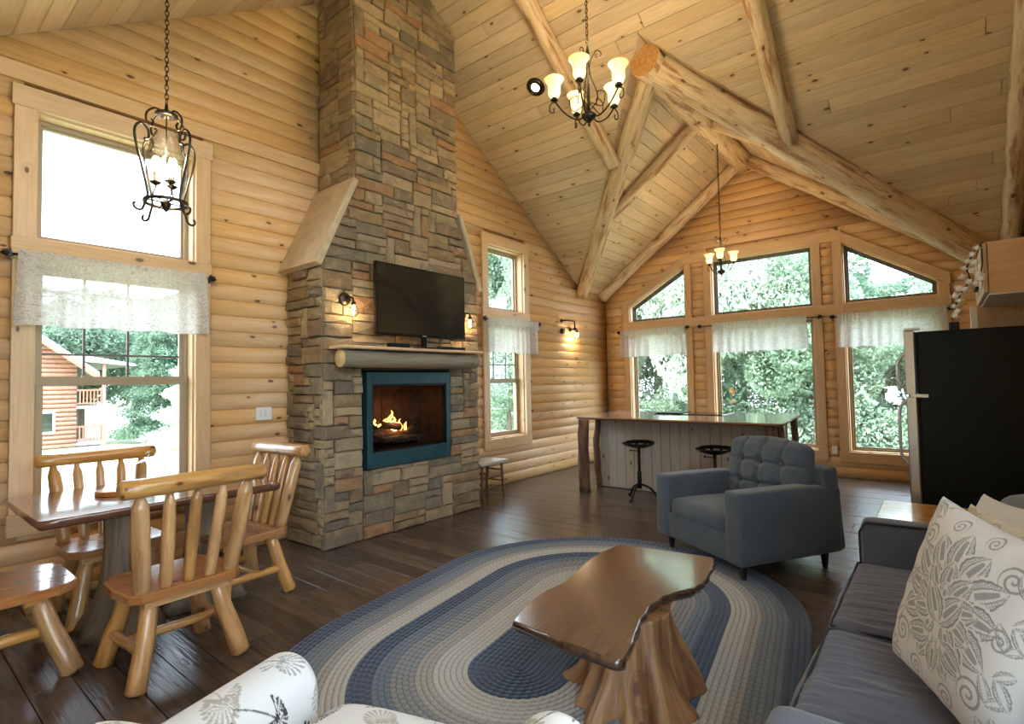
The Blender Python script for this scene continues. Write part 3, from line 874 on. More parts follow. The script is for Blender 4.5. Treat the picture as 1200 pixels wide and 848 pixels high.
# ------------------------------------------------------------------ windows
def rectbars(mb, u0, u1, z0, z1, w, n0, n1):
    mb.box(u0, u0 + w, z0, z1, n0, n1, la=1); mb.box(u1 - w, u1, z0, z1, n0, n1, la=1)
    mb.box(u0 + w, u1 - w, z0, z0 + w, n0, n1, la=0); mb.box(u0 + w, u1 - w, z1 - w, z1, n0, n1, la=0)
def polyframe(mb, poly, w, n0, n1):
    inn = inset(poly, w); n = len(poly)
    for i in range(n):
        j = (i + 1) % n
        d = (abs(poly[j][0] - poly[i][0]), abs(poly[j][1] - poly[i][1]))
        mb.prism([poly[i], poly[j], inn[j], inn[i]], n0, n1, la=0 if d[0] > d[1] else 1)
for w in WINS:
    T = TW_[w['wall']]; h = w['hi']; u0, u1 = w['u0'], w['u1']; z0, z1 = w['lo']
    root = bpy.data.objects.new(w['name'], None); COL.objects.link(root); structure(root)
    root.location = T @ Vector(((u0 + u1) / 2, z0, 0)); inv = Matrix.Translation(-root.location)
    def part(name, fn, mat, par=root):
        mb = MB(); fn(mb); fix(mb, T); o = mb.build(name, mat, par, T=inv if par is root else inv)
        return o
    TH = .042
    oc = outer(w)
    part('side_trim', lambda m: m.box(u0 - TW, u0, z0, oc[3][1] - .10 if len(oc) else 0, -.02, TH, la=1, bev=.004), M['trimpine'])
    part('side_trim', lambda m: m.box(u1, u1 + TW, z0, oc[2][1] - .10, -.02, TH, la=1, bev=.004), M['trimpine'])
    part('sill_trim', lambda m: m.box(u0 - TW - .01, u1 + TW + .01, z0 - TW - .03, z0, -.02, TH + .004, la=0, bev=.004), M['trimpine'])
    part('middle_trim', lambda m: m.box(W3['u1'] - .0 if w is W4 else u0 - (TW + .01 if w['wall'] == 'L' or w is W3 else 0), W5['u0'] if w is W4 else u1 + (TW + .01 if w['wall'] == 'L' or w is W5 else 0), z1, h[0][1], -.02, TH + .006, la=0, bev=.004), M['trimpine'])
    ht = [(oc[3][0], oc[3][1] - .14), (oc[3][0], oc[3][1]), (oc[2][0], oc[2][1]), (oc[2][0], oc[2][1] - .14), (u1, h[2][1]), (u0, h[3][1])]
    def head(m, q=[(u0 - TW - .01, h[3][1] + (oc[3][1] - h[3][1]) * 0), None]):
        a = [(u0, h[3][1]), (u1, h[2][1])]
        s = (h[2][1] - h[3][1]) / (u1 - u0)
        L = (oc[3][0] - .012, h[3][1] - s * (TW + .012)); R = (oc[2][0] + .012, h[2][1] + s * (TW + .012))
        up = oc[3][1] - (h[3][1] - s * TW)
        if w is W4: L, R = (W3['u1'] + .0, L[1]), (W5['u0'] - .0, R[1])
        m.prism([L, R, (R[0], R[1] + up), (L[0], L[1] + up)], -.02, TH + (.012 if w is W4 else .007), la=0)
    part('head_trim', head, M['trimpine'])
    # reveals
    def jamb(m):
        for pg in ([(u0, z0), (u1, z0), (u1, z1), (u0, z1)], h):
            polyframe(m, pg, .014, -.20, .0)
    part('jamb', jamb, M['trimpine'])
    def fr(m):
        pg = inset([(u0, z0), (u1, z0), (u1, z1), (u0, z1)], .013)
        polyframe(m, pg, .028, -.15, -.10)
        if w['sash']:
            zr = 1.52 if w is W1 else 1.47
            m.box(u0 + .02, u1 - .02, zr - .03, zr + .03, -.145, -.085, la=0)
            rectbars(m, u0 + .035, u1 - .035, z0 + .035, zr + .01, .04, -.125, -.095)
            rectbars(m, u0 + .035, u1 - .035, zr, z1 - .03, .035, -.15, -.12)
        else: polyframe(m, inset(pg, .028), .022, -.16, -.13)
    f = part('lower_frame', fr, M['frame'])
    def fh(m):
        pg = inset(h, .013); polyframe(m, pg, .030, -.15, -.10); polyframe(m, inset(pg, .03), .018, -.165, -.13)
    part('upper_frame', fh, M['darkframe'] if w['wall'] == 'B' else M['frame'])
    if w['sash']:
        zr = 1.52 if w is W1 else 1.47
        def mu(m):
            for q in w['mun']: m.box(q - .008, q + .008, zr + .02, z1 - .04, -.145, -.130, la=1)
            zz = zr + (.20 if w is W1 else .24)
            while zz < z1 - .1:
                m.box(u0 + .05, u1 - .05, zz - .008, zz + .008, -.144, -.131, la=0); zz += .23
        part('muntin_bars', mu, M['darkframe'])
        part('sash_lock', lambda m: (m.box((u0 + u1) / 2 - .22, (u0 + u1) / 2 - .18, zr + .03, zr + .045, -.12, -.09), m.box((u0 + u1) / 2 + .18, (u0 + u1) / 2 + .22, zr + .03, zr + .045, -.12, -.09)), M['frame'])
    part('lower_pane', lambda m: m.prism(inset([(u0, z0), (u1, z0), (u1, z1), (u0, z1)], .03), -.142, -.138), M['glass'])
    part('upper_pane', lambda m: m.prism(inset(h, .03), -.142, -.138), M['glass'])
k = 6
for a in [ADDED_RW, ADDED_RW2]:  # unseen openings added on the right to bring daylight into the room
    T = TW_['R']; root = bpy.data.objects.new('window_%d' % k, None); COL.objects.link(root); structure(root); k += 1
    mb = MB(); polyframe(mb, [(a[0], a[2]), (a[1], a[2]), (a[1], a[3]), (a[0], a[3])], .06, -.15, .04); fix(mb, T).build('window_frame', M['trimpine'], root)
    mb = MB(); mb.box(a[0] + .04, a[1] - .04, a[2] + .04, a[3] - .04, -.12, -.115); fix(mb, T).build('pane', M['glass'], root)
# sky portals (sampling aids only) in every opening
def portal(c, sx, sy, rot):
    l = bpy.data.lights.new('sky_portal', 'AREA'); l.shape = 'RECTANGLE'; l.size = sx; l.size_y = sy
    l.cycles.is_portal = True
    o = bpy.data.objects.new('sky_portal', l); COL.objects.link(o); o.location = c; o.rotation_euler = rot
for w in WINS:
    for zz0, zz1 in ((w['lo'][0], w['lo'][1]), (w['hi'][0][1], max(q[1] for q in w['hi']))):
        if w['wall'] == 'L': portal((XL - .22, (w['u0'] + w['u1']) / 2, (zz0 + zz1) / 2), w['u1'] - w['u0'], zz1 - zz0, (PI / 2, 0, -PI / 2))
        else: portal(((w['u0'] + w['u1']) / 2, YB + .22, (zz0 + zz1) / 2), w['u1'] - w['u0'], zz1 - zz0, (-PI / 2, 0, 0))
portal((XR + .22, (ADDED_RW[0] + ADDED_RW[1]) / 2, (ADDED_RW[2] + ADDED_RW[3]) / 2), 2.45, 2.15, (PI / 2, 0, PI / 2)); portal((XR + .22, (ADDED_RW2[0] + ADDED_RW2[1]) / 2, (ADDED_RW2[2] + ADDED_RW2[3]) / 2), 2.75, 1.45, (PI / 2, 0, PI / 2))
# ------------------------------------------------------------------ stone fireplace
FX = -4.26; FY0, FY1 = 2.615, 4.635; CY0, CY1 = 2.965, 4.33; SZ0, SZ1 = 2.62, 3.34
fp = thing('fireplace', 'tall stacked stone fireplace and chimney on the left wall', 'fireplace', (-4.6, 3.63, 0))
FT = Matrix.Translation((4.6, -3.63, 0))
OP = (3.05, 4.15, .65, 1.575)     # opening in the front
core = MB()
core.box(XL + .02, FX - .03, FY0 + .03, OP[0] - .02, 0, SZ0); core.box(XL + .02, FX - .03, OP[1] + .02, FY1 - .03, 0, SZ0)
core.box(XL + .02, FX - .03, OP[0] - .02, OP[1] + .02, 0, OP[2] - .03); core.box(XL + .02, FX - .03, OP[0] - .02, OP[1] + .02, OP[3] + .02, SZ0)
TY = Matrix(((0, 0, 1, 0), (1, 0, 0, 0), (0, 1, 0, 0), (0, 0, 0, 1)))
core.prism([(FY0 + .03, SZ0), (FY1 - .03, SZ0), (CY1 - .03, SZ1), (CY0 + .03, SZ1)], XL + .02, FX - .03, T=TY)
core.box(XL + .02, FX - .03, CY0 + .03, CY1 - .03, SZ1, 5.75)
core.build('mortar_core', M['mortar'], fp, T=FT)
UH, UW = .0405, .05
def layout(u0, u1, z0, z1, seed, blocked=None, big=1.0):
    """interlocking ledge stones on a unit grid"""
    r = random.Random(seed)
    nu = int(round((u1 - u0) / UW)); nz = int(round((z1 - z0) / UH)); du = (u1 - u0) / nu; dz = (z1 - z0) / nz
    occ = [[bool(blocked and blocked(u0 + (i + .5) * du, z0 + (k + .5) * dz)) for k in range(nz)] for i in range(nu)]
    out = []
    for k in range(nz):
        for i in range(nu):
            if occ[i][k]: continue
            if r.random() < .04: w, h = 2, r.choice((6, 7, 8, 9))
            else: w, h = r.choice((4, 5, 6, 7, 8, 9, 10)), r.choice((2, 2, 2, 3, 3, 3, 4))
            if big > 1: w = int(w * big)
            w = max(2, w); ww = 0
            while ww < w and i + ww < nu and not occ[i + ww][k]: ww += 1
            # avoid leaving a sliver
            rest = 0
            while i + ww + rest < nu and not occ[i + ww + rest][k]: rest += 1
            if 0 < rest < 2: ww += rest
            if ww < 4 and h < 6: h = min(h, 3)
            if ww < 3 and w > 2: h = 2
            hh = 1
            while hh < h and k + hh < nz and all(not occ[i + q][k + hh] for q in range(ww)): hh += 1
            if nz - (k + hh) == 1 and all(not occ[i + q][k + hh] for q in range(ww)): hh += 1
            for q in range(ww):
                for p in range(hh): occ[i + q][k + p] = True
            out.append((u0 + i * du, u0 + (i + ww) * du, z0 + k * dz, z0 + (k + hh) * dz))
    return out
def stone_poly(mb, poly, depth, T, jit, r):
    """rough-faced stone: convex outline in (u,z), face towards +n"""
    g = .0035; p = inset(poly, g)
    ring = []
    n = len(p)
    for i in range(n):
        a, b = p[i], p[(i + 1) % n]; ring.append(a)
        if math.dist(a, b) > .1: ring.append((lerp(a[0], b[0], r.uniform(.35, .65)) + r.uniform(-.003, .003), lerp(a[1], b[1], .5) + r.uniform(-.003, .003)))
    ring = [(a + r.uniform(-.003, .003), b + r.uniform(-.003, .003)) for a, b in ring]
    m = len(ring); b0 = len(mb.v); cu = sum(q[0] for q in ring) / m; cz = sum(q[1] for q in ring) / m
    n0 = [jit - .012 + r.uniform(-.004, .004) for _ in ring]; n1 = [jit + r.uniform(-.010, .009) for _ in ring]
    V = [(a, b, -depth) for a, b in ring] + [(a, b, q) for (a, b), q in zip(ring, n0)]
    V += [(lerp(a, cu, .0) + (cu - a) / max(.001, math.dist((a, b), (cu, cz))) * .013, b + (cz - b) / max(.001, math.dist((a, b), (cu, cz))) * .013, q) for (a, b), q in zip(ring, n1)]
    V.append((cu + r.uniform(-.03, .03), cz + r.uniform(-.012, .012), jit + r.uniform(-.006, .016)))
    mb.v += [tuple(T @ Vector(q)) for q in V]
    det = T.to_3x3().determinant()
    def F(*idx):
        idx = [b0 + i for i in idx]
        if det < 0: idx.reverse()
        mb.face(idx)
    for i in range(m):
        j = (i + 1) % m
        F(i, j, m + j, m + i); F(m + i, m + j, 2 * m + j, 2 * m + i); F(2 * m + i, 2 * m + j, 3 * m)
TFt = Matrix(((0, 0, 1, FX), (1, 0, 0, 0), (0, 1, 0, 0), (0, 0, 0, 1)))
TSd = lambda y: Matrix(((1, 0, 0, 0), (0, 0, -1, y), (0, 1, 0, 0), (0, 0, 0, 1)))   # side face looking to -y
TSr = lambda y: Matrix(((-1, 0, 0, 0), (0, 0, 1, y), (0, 1, 0, 0), (0, 0, 0, 1)))
sr = random.Random(5)
stones = []   # (size key, builder)
def blocked(u, z): return OP[0] - .01 < u < OP[1] + .01 and OP[2] < z < OP[3] + .02
def ccw(p):
    a = sum(p[i][0] * p[(i + 1) % len(p)][1] - p[(i + 1) % len(p)][0] * p[i][1] for i in range(len(p)))
    return p if a > 0 else list(reversed(p))
for (a, b, c, d) in layout(FY0, FY1, 0, SZ0, 11, blocked):
    stones.append(('F', [(a, c), (b, c), (b, d), (a, d)]))
sl = (CY0 - FY0) / (SZ1 - SZ0)
for (a, b, c, d) in layout(FY0, FY1, SZ0, SZ1, 12):
    p = [(a, c), (b, c), (b, d), (a, d)]
    p = clip(p, -1, sl, sl * SZ0 - FY0 + .0); p = clip(p, 1, sl, FY1 + sl * SZ0)
    if len(p) > 2 and area(p) > 7e-4: stones.append(('F', p))
for (a, b, c, d) in layout(CY0, CY1, SZ1, 5.78, 13):
    p = [(a, c), (b, c), (b, d), (a, d)]; p = clip(p, SL, 1, ZR + SL * YR - .03); p = clip(p, -SL, 1, ZR - SL * YR - .03)
    if len(p) > 2 and area(p) > 7e-4: stones.append(('F', p))
for (a, b, c, d) in layout(XL + .03, FX - .02, 0, SZ0, 21): stones.append(('S', [(a, c), (b, c), (b, d), (a, d)]))
for (a, b, c, d) in layout(XL + .03, FX - .02, SZ1, 5.45, 15, big=1.2): stones.append(('C', [(a, c), (b, c), (b, d), (a, d)]))
Tm = {'F': TFt, 'S': TSd(FY0), 'C': TSd(CY0)}
def ssize(k, p):
    cu = sum(q[0] for q in p) / len(p); cz = sum(q[1] for q in p) / len(p); w = Tm[k] @ Vector((cu, cz, 0))
    return area(p) / ((w.x ** 2 + w.y ** 2 + (w.z - 1.45) ** 2)) * (1 if k == 'F' else .6)
stones.sort(key=lambda s_: -ssize(*s_))
rest = MB()
for i, (k, p) in enumerate(stones):
    r = random.Random(i * 7 + 1); p = ccw(p)
    mb = MB() if i < 298 else rest
    if k == 'F' and (min(q[0] for q in p) < CY0 + .001 or i % 1 == 0):
        pass
    stone_poly(mb, p, .075 if k == 'F' else .05, Tm[k], r.uniform(-.006, .016), r)
    if i < 298: mb.build('stone', M['stone'], fp, T=FT)
# right flank, hardly seen
for (a, b, c, d) in layout(-(FX - .02), -(XL + .03), 0, SZ0, 16, big=1.3): stone_poly(rest, [(a, c), (b, c), (b, d), (a, d)], .04, TSr(FY1), sr.uniform(-.004, .012), sr)
for (a, b, c, d) in layout(-(FX - .02), -(XL + .03), SZ1, 5.45, 17, big=1.3): stone_poly(rest, [(a, c), (b, c), (b, d), (a, d)], .04, TSr(CY1), sr.uniform(-.004, .012), sr)
o = rest.build('small_stones', M['stone'], fp, T=FT); o['kind'] = 'stuff'
# sloping shoulder slabs
def shoulder(y0, y1, sg, nm):
    mb = MB()
    lo, hi = (y0, SZ0 - .03), (y1, SZ1 + .02)
    d = Vector((y1 - y0, SZ1 - SZ0)).normalized(); nrm = Vector((-d.y * sg, abs(d.x)))
    nrm = Vector((-abs(d.y) if sg > 0 else abs(d.y), abs(d.x)))
    a = Vector(lo) - d * .07; b = Vector(hi) + d * .035
    th = .06
    q = [a, b, b + nrm * th, a + nrm * th]
    mb.prism([tuple(v) for v in q], XL + .02, FX + .035, T=TY, ch=.012)
    mb.build(nm, M['slab'], fp, T=FT)
shoulder(FY0, CY0, 1, 'shoulder_slab'); shoulder(FY1, CY1, -1, 'shoulder_slab')

# fire insert
fi = thing('fire_insert', 'glass fronted gas fire with wide dark teal metal surround set in the stone', 'fireplace insert', (FX, 3.6, OP[2]))
IT = Matrix.Translation((-FX, -3.6, -OP[2]))
y0, y1, z0, z1 = OP[0] + .005, OP[1] - .005, OP[2] + .002, OP[3] + .0
a0, a1, b0, b1 = 3.115, 4.095, .80, 1.455
mb = MB()
F1 = FX + .022
for (p, q, s, t) in ((y0, a0, z0, z1), (a1, y1, z0, z1), (a0, a1, z0, b0), (a0, a1, b1, z1)): mb.box(FX - .06, F1, p, q, s, t, bev=.004)
mb.build('surround', M['teal'], fi, T=IT)
mb = MB(); 
mb.box(F1 - .03, F1 - .012, a0 - .002, a0 + .018, b0, b1); mb.box(F1 - .03, F1 - .012, a1 - .018, a1 + .002, b0, b1); mb.box(F1 - .03, F1 - .012, a0, a1, b0 - .002, b0 + .014); mb.box(F1 - .03, F1 - .012, a0, a1, b1 - .02, b1 + .002)
mb.build('glass_frame', M['black'], fi, T=IT)
mb = MB(); mb.box(F1 - .028, F1 - .024, a0 + .01, a1 - .01, b0 + .01, b1 - .01); mb.build('glass_panel', M['fireglass'], fi, T=IT)
bx = FX - .42
mb = MB()
mb.box(bx - .02, bx, a0 - .02, a1 + .02, b0 - .02, b1 + .02); mb.box(bx, FX - .03, a0 - .03, a0 - .005, b0 - .02, b1 + .02); mb.box(bx, FX - .03, a1 + .005, a1 + .03, b0 - .02, b1 + .02)
mb.box(bx, FX - .03, a0 - .02, a1 + .02, b0 - .03, b0 - .005); mb.box(bx, FX - .03, a0 - .02, a1 + .02, b1 + .005, b1 + .03)
mb.box(bx, bx + .012, 3.55, 3.62, b0, b1, bev=.003)
mb.build('firebox', M['firebrick'], fi, T=IT)
mb = MB()
for q in range(7): mb.box(-4.50, -4.34, 3.30 + q * .075, 3.312 + q * .075, b0 + .03, b0 + .075)
mb.tube([(-4.36, 3.26, b0 + .08), (-4.36, 3.80, b0 + .08)], .009, 6); mb.tube([(-4.5, 3.26, b0 + .08), (-4.5, 3.80, b0 + .08)], .009, 6)
mb.build('grate', M['black'], fi, T=IT)
for (p, q, r) in (((-4.42, 3.22, .925), (-4.42, 3.86, .90), .05), ((-4.52, 3.14, 1.0), (-4.5, 3.62, .94), .045), ((-4.36, 3.30, .90), (-4.37, 3.78, .885), .035), ((-4.50, 3.10, 1.10), (-4.38, 3.56, 1.01), .036), ((-4.48, 3.88, 1.03), (-4.38, 3.62, .93), .028)):
    mb = MB(); mb.tube([vl(p, q, t / 6) for t in range(7)], r, 9, wob=.5); mb.build('fire_log', M['charlog'], fi, T=IT)
def flame(y, z, x, h, w):
    mb = MB(); n = 7
    path = [(x + .012 * math.sin(i * 1.3 + y * 20), y + .014 * math.sin(i * 1.1 + y * 33), z + h * i / n) for i in range(n + 1)]
    mb.tube(path, [w * max(.03, math.sin(PI * (.16 + .84 * i / n)) * (1 - .35 * i / n)) for i in range(n + 1)], 7)
    o = mb.build('flame', M['flame'], fi, T=IT)
    c = MB(); c.tube(path[:5], [w * .55 * (1 - i / 6) for i in range(5)], 6); c.build('flame_core', M['flamecore'], o, T=IT)
    return o
for (y, z, h, w) in ((3.17, 1.10, .15, .022), (3.21, 1.08, .09, .02), (3.27, 1.05, .06, .018), (3.33, 1.03, .05, .018), (3.41, 1.02, .09, .022), (3.47, .99, .20, .028), (3.50, .98, .15, .026), (3.55, .97, .11, .026), (3.61, .96, .13, .024), (3.66, .96, .10, .02)):
    flame(y, z, -4.43 + rnd.uniform(-.02, .02), h, w)
lamp('fire_glow', 'POINT', (.0 - .10, -.12, .42), 1.2, (1, .45, .15), .08, parent=fi)

# mantle
mt = thing('mantle', 'rustic mantle shelf of a half log under a pine board, over the fire', 'mantle', (-4.15, 3.55, 1.62))
MT = Matrix.Translation((4.15, -3.55, -1.62))
mb = MB(); n = 16
path = [(-4.135 + .004 * math.sin(i), lerp(2.70, 4.44, i / n), 1.695 + .003 * math.cos(i * 1.7)) for i in range(n + 1)]
mb.tube(path, [.083 * (1 + .05 * noise.noise(Vector((i * .6, 2, 1)))) for i in range(n + 1)], 16, cap=True, wob=.1); mb.build('half_log', M['mantlelog'], mt, T=MT)
mb = MB(); mb.lathe([(1e-4, 0), (.081, 0), (.083, -.004)], (0, 0, 0), 18, T=Matrix.Rotation(PI / 2, 4, 'X')); mb.v = [(a - 4.135, b + 2.694, c + 1.695) for a, b, c in mb.v]
mb.build('cut_end', M['endgrain'], mt, T=MT)
mb = MB(); mb.box(-4.25, -4.015, 2.655, 4.47, 1.777, 1.805, la=1, bev=.006); mb.build('shelf_board', M['trimpine'], mt, T=MT)

# television
tv = thing('television', 'large black flat screen television on the stone chimney above the mantle', 'television', (-4.15, 3.66, 1.93))
tilt = Matrix.Translation((-4.12, 3.66, 1.925)) @ Matrix.Rotation(math.radians(0), 4, 'Y')
mb = MB(); mb.box(-.02, .022, -.60, .60, 0, .70, bev=.006, T=tilt); mb.box(-.06, -.02, -.35, .35, .12, .5, bev=.01, T=tilt)
mb.build('housing', M['tvplastic'], tv, T=Matrix.Translation((4.15, -3.66, -1.93)))
mb = MB(); mb.box(.0225, .0235, -.585, .585, .025, .685, T=tilt); mb.build('screen', M['tvscreen'], tv, T=Matrix.Translation((4.15, -3.66, -1.93)))
mb = MB(); mb.box(.0, .10, -.14, .14, -.118, -.105, T=tilt, bev=.004); mb.box(.0, .02, -.03, .03, -.11, .02, T=tilt)
mb.build('stand', M['tvplastic'], tv, T=Matrix.Translation((4.15, -3.66, -1.93)))
mb = MB(); mb.box(.023, .025, -.03, .03, .008, .018, T=tilt); mb.build('badge', M['steel'], tv, T=Matrix.Translation((4.15, -3.66, -1.93)))
def small(name, lab, cat, x0, x1, y0, y1, z0, z1, m):
    mb = MB(); c = ((x0 + x1) / 2, (y0 + y1) / 2, z0); mb.box(x0 - c[0], x1 - c[0], y0 - c[1], y1 - c[1], 0, z1 - z0, bev=.005)
    o = mb.build(name, m); o.location = c; tag(o, lab, cat); return o
small('receiver_box', 'small black receiver box on the mantle under the television, left', 'media box', -4.13, -4.04, 3.2, 3.42, 1.806, 1.85, M['black'])
sb = small('soundbar', 'slim black speaker bar lying on the mantle below the television', 'speaker', -4.10, -4.04, 3.82, 4.2, 1.806, 1.838, M['tvplastic'])

def cyl(mb, p, q, r, seg=12, mat=0): return mb.tube([p, q], r, seg, mat, smooth=True)
def socket(y, z, lab):
    t = thing('wall_lamp', lab, 'lamp', (FX + .012, y, z)); 
    mb = MB(); mb.lathe([(.062, 0), (.062, .012), (.05, .022), (.02, .03)], seg=18, T=Matrix.Rotation(PI / 2, 4, 'Y')); mb.build('backplate', M['iron'], t)
    mb = MB(); mb.tube([(.02, 0, 0), (.07, .012, .015), (.10, .025, .0), (.10, .03, -.03)], .009, 8); mb.lathe([(.012, 0), (.02, -.008), (.022, -.03), (.018, -.035)], (.10, .03, -.028), 10); mb.build('arm', M['iron'], t)
    mb = MB(); mb.lathe([(.018, 0), (.03, -.02), (.045, -.055), (.043, -.09), (.02, -.115), (1e-4, -.12)], (.10, .03, -.055), 14); mb.build('glass_shade', M['clearglass'], t)
    mb = MB(); mb.ball((.10, .03, -.085), .017, 10, sz=1.5); mb.build('bulb', M['bulb'], t)
    lamp('lamp_light', 'POINT', (.105, .03, -.10), 5.5, (1, .70, .38), .02, parent=t)
    return t
socket(2.82, 2.245, 'small clear glass wall lamp on the stone left of the television')
socket(4.36, 2.235, 'small clear glass wall lamp on the stone right of the television')
for (yy, zz) in ((3.78, 2.64), (3.86, 2.63)):
    mb = MB(); mb.box(0, .008, -.022, .022, -.03, .03, bev=.002); mb.box(.008, .010, -.01, .01, -.02, .02)
    o = mb.build('wall_outlet', M['steel']); o.location = (FX + .022, yy, zz + .06); tag(o, 'small grey outlet plate on the stone above the television, %s of the two' % ('left' if yy < 3.8 else 'right'), 'outlet')
# ------------------------------------------------------------------ hanging lamps
def chain(mb, z0, z1, link=.034, r=.0028, x=0, y=0):
    n = max(2, int((z1 - z0) / (link * .74))); st = (z1 - z0) / n
    for i in range(n):
        c = z0 + (i + .5) * st; pts = []
        for k in range(8):
            a = 2 * PI * k / 8; u = math.cos(a) * link * .27; w = math.sin(a) * link * .5
            pts.append((x + (u if i % 2 else 0), y + (0 if i % 2 else u), c + w))
        mb.tube(pts, r, 5, closed=True)
def spiral(c, r0, r1, a0, a1, n, plane):
    """points of a scroll in a vertical plane given by a unit vector `plane`"""
    return [(c[0] + plane[0] * lerp(r0, r1, i / n) * math.cos(lerp(a0, a1, i / n)), c[1] + plane[1] * lerp(r0, r1, i / n) * math.cos(lerp(a0, a1, i / n)), c[2] + lerp(r0, r1, i / n) * math.sin(lerp(a0, a1, i / n))) for i in range(n + 1)]
def bez(pts, n=8):
    """catmull-rom through points"""
    P = [Vector(p) for p in pts]; P = [P[0] * 2 - P[1]] + P + [P[-1] * 2 - P[-2]]; out = []
    for i in range(1, len(P) - 2):
        for k in range(n):
            t = k / n; a, b, c, d = P[i - 1], P[i], P[i + 1], P[i + 2]
            out.append(.5 * ((2 * b) + (-a + c) * t + (2 * a - 5 * b + 4 * c - d) * t * t + (-a + 3 * b - 3 * c + d) * t ** 3))
    out.append(P[-2]); return [tuple(p) for p in out]

def shade_mesh(s=1.0):
    mb = MB()
    mb.lathe([(.022 * s, 0), (.038 * s, .012 * s), (.048 * s, .04 * s), (.046 * s, .075 * s), (.052 * s, .11 * s), (.072 * s, .138 * s), (.076 * s, .145 * s), (.072 * s, .143 * s), (.048 * s, .11 * s), (.042 * s, .075 * s), (.044 * s, .04 * s), (.02 * s, .012 * s)], seg=20)
    return mb
def chandelier(name, label, loc, zc, arms, R, s=1.0, energy=40, a00=0.3, rodded=False, hubdrop=.0):
    """loc = bottom of the hub; zc = height of the ceiling above it"""
    t = thing(name, label, 'chandelier', loc)
    mb = MB()
    mb.lathe([(.0001, 0), (.012 * s, .004), (.02 * s, .02 * s), (.045 * s, .035 * s), (.058 * s, .06 * s), (.045 * s, .075 * s), (.02 * s, .085 * s), (.012 * s, .12 * s), (.012 * s, .5 * s), (.02 * s, .52 * s), (.014 * s, .56 * s), (.006, .60 * s)], seg=14)
    mb.ball((0, 0, -.012), .012 * s, 8); mb.build('hub_column', M['iron'], t)
    mb = MB(); chain(mb, .60 * s, zc - .03, .042 if s > .9 else .036, .0032); mb.tube([(.004, 0, .6 * s), (.006, .004, zc - .02)], .0022, 4); mb.build('chain', M['iron'], t)
    mb = MB(); mb.lathe([(.012, -.045), (.03, -.035), (.06, -.015), (.062, 0)], (0, 0, zc), 16); mb.build('ceiling_canopy', M['iron'], t)
    for k in range(3):     # crown scrolls
        a = 2 * PI * k / 3 + .5; d = (math.cos(a), math.sin(a)); mb = MB()
        pts = bez([(0.012 * d[0], .012 * d[1], .10 * s), (.07 * s * d[0], .07 * s * d[1], .20 * s), (.018 * d[0], .018 * d[1], .38 * s), (.02 * s * d[0], .02 * s * d[1], .48 * s), (.06 * s * d[0], .06 * s * d[1], .555 * s)], 6)
        pts += spiral((.075 * s * d[0], .075 * s * d[1], .525 * s), .035 * s, .010 * s, 2.0, -4.4, 16, d)
        mb.tube(pts, .0042 * s, 6); mb.build('crown_scroll', M['iron'], t)
    for k in range(arms):
        a = a00 + 2 * PI * k / arms; d = (math.cos(a), math.sin(a))
        def q(r, z): return (r * d[0], r * d[1], z)
        mb = MB()
        pts = bez([q(.03 * s, .06 * s), q(R * .35, .035 * s), q(R * .7, .09 * s), q(R, .19 * s)], 7)
        mb.tube(pts, .0062 * s, 7)
        mb.tube(bez([q(R * 1.0, .185 * s), q(R * 1.13, .16 * s), q(R * 1.14, .11 * s), q(R * 1.03, .10 * s), q(R * 1.02, .135 * s)], 5), .0045 * s, 6)
        mb.tube(bez([q(.014, .16 * s), q(R * .45, .10 * s), q(R * .55, .19 * s), q(R * .32, .22 * s), q(R * .30, .16 * s)], 5), .0038 * s, 6)
        mb.lathe([(.008, 0), (.028 * s, .006), (.03 * s, .014), (.018 * s, .03 * s), (.024 * s, .045 * s)], q(R, .185 * s), 12)
        ar = mb.build('arm', M['iron'], t)
        sh = shade_mesh(s).build('glass_shade', M['shade'], ar); sh.location = q(R, .215 * s)
        mb = MB(); mb.ball((0, 0, .06 * s), .022 * s, 10, sz=1.5); b = mb.build('bulb', M['bulb'], ar); b.location = q(R, .215 * s)
        lamp('bulb_light', 'POINT', q(R, (.215 + .15) * s), energy, (1, .78, .50), .035, parent=t)
    return t
chandelier('chandelier', 'five light iron chandelier with amber glass bells, hanging before the big ceiling in the centre', (-2.13, YR, 3.525), ZR - 3.525 + .01, 5, .275, 1.06, energy=7, a00=-.03)
chandelier('chandelier', 'small chandelier with amber bells hanging from the ridge log before the window wall', (XC - .02, 7.55, 2.88), 1.89, 3, .185, .92, energy=4.5, a00=.25 + PI * .83)

# lantern over the dining table
lt = thing('pendant_lantern', 'open scroll iron lantern with three candle bulbs hanging over the dining table', 'pendant lamp', (-3.72, 1.2, 2.60))
mb = MB(); mb.lathe([(.115, 0), (.122, .0), (.122, .02), (.115, .02), (.115, 0)], seg=24, cap=False); mb.tube([(-.115, 0, .01), (.115, 0, .01)], .005, 6); mb.tube([(0, -.115, .01), (0, .115, .01)], .005, 6)
mb.lathe([(1e-4, -.05), (.012, -.04), (.03, .0), (.03, .012), (.01, .03), (1e-4, .03)], seg=10); mb.build('bottom_ring', M['iron'], lt)
mb = MB(); mb.lathe([(.035, .585), (.06, .575), (.065, .565), (.03, .55), (.012, .60), (.008, .64)], seg=14); mb.tube([(0, 0, .3), (0, 0, .58)], .004, 6); mb.build('top_cap', M['iron'], lt)
mb = MB(); mb.tube([(.018 * math.cos(i * PI / 5), 0, .655 + .02 * math.sin(i * PI / 5)) for i in range(10)], .003, 5, closed=True); chain(mb, .67, zmain(1.2) - 2.60, .04, .003); mb.build('chain', M['iron'], lt)
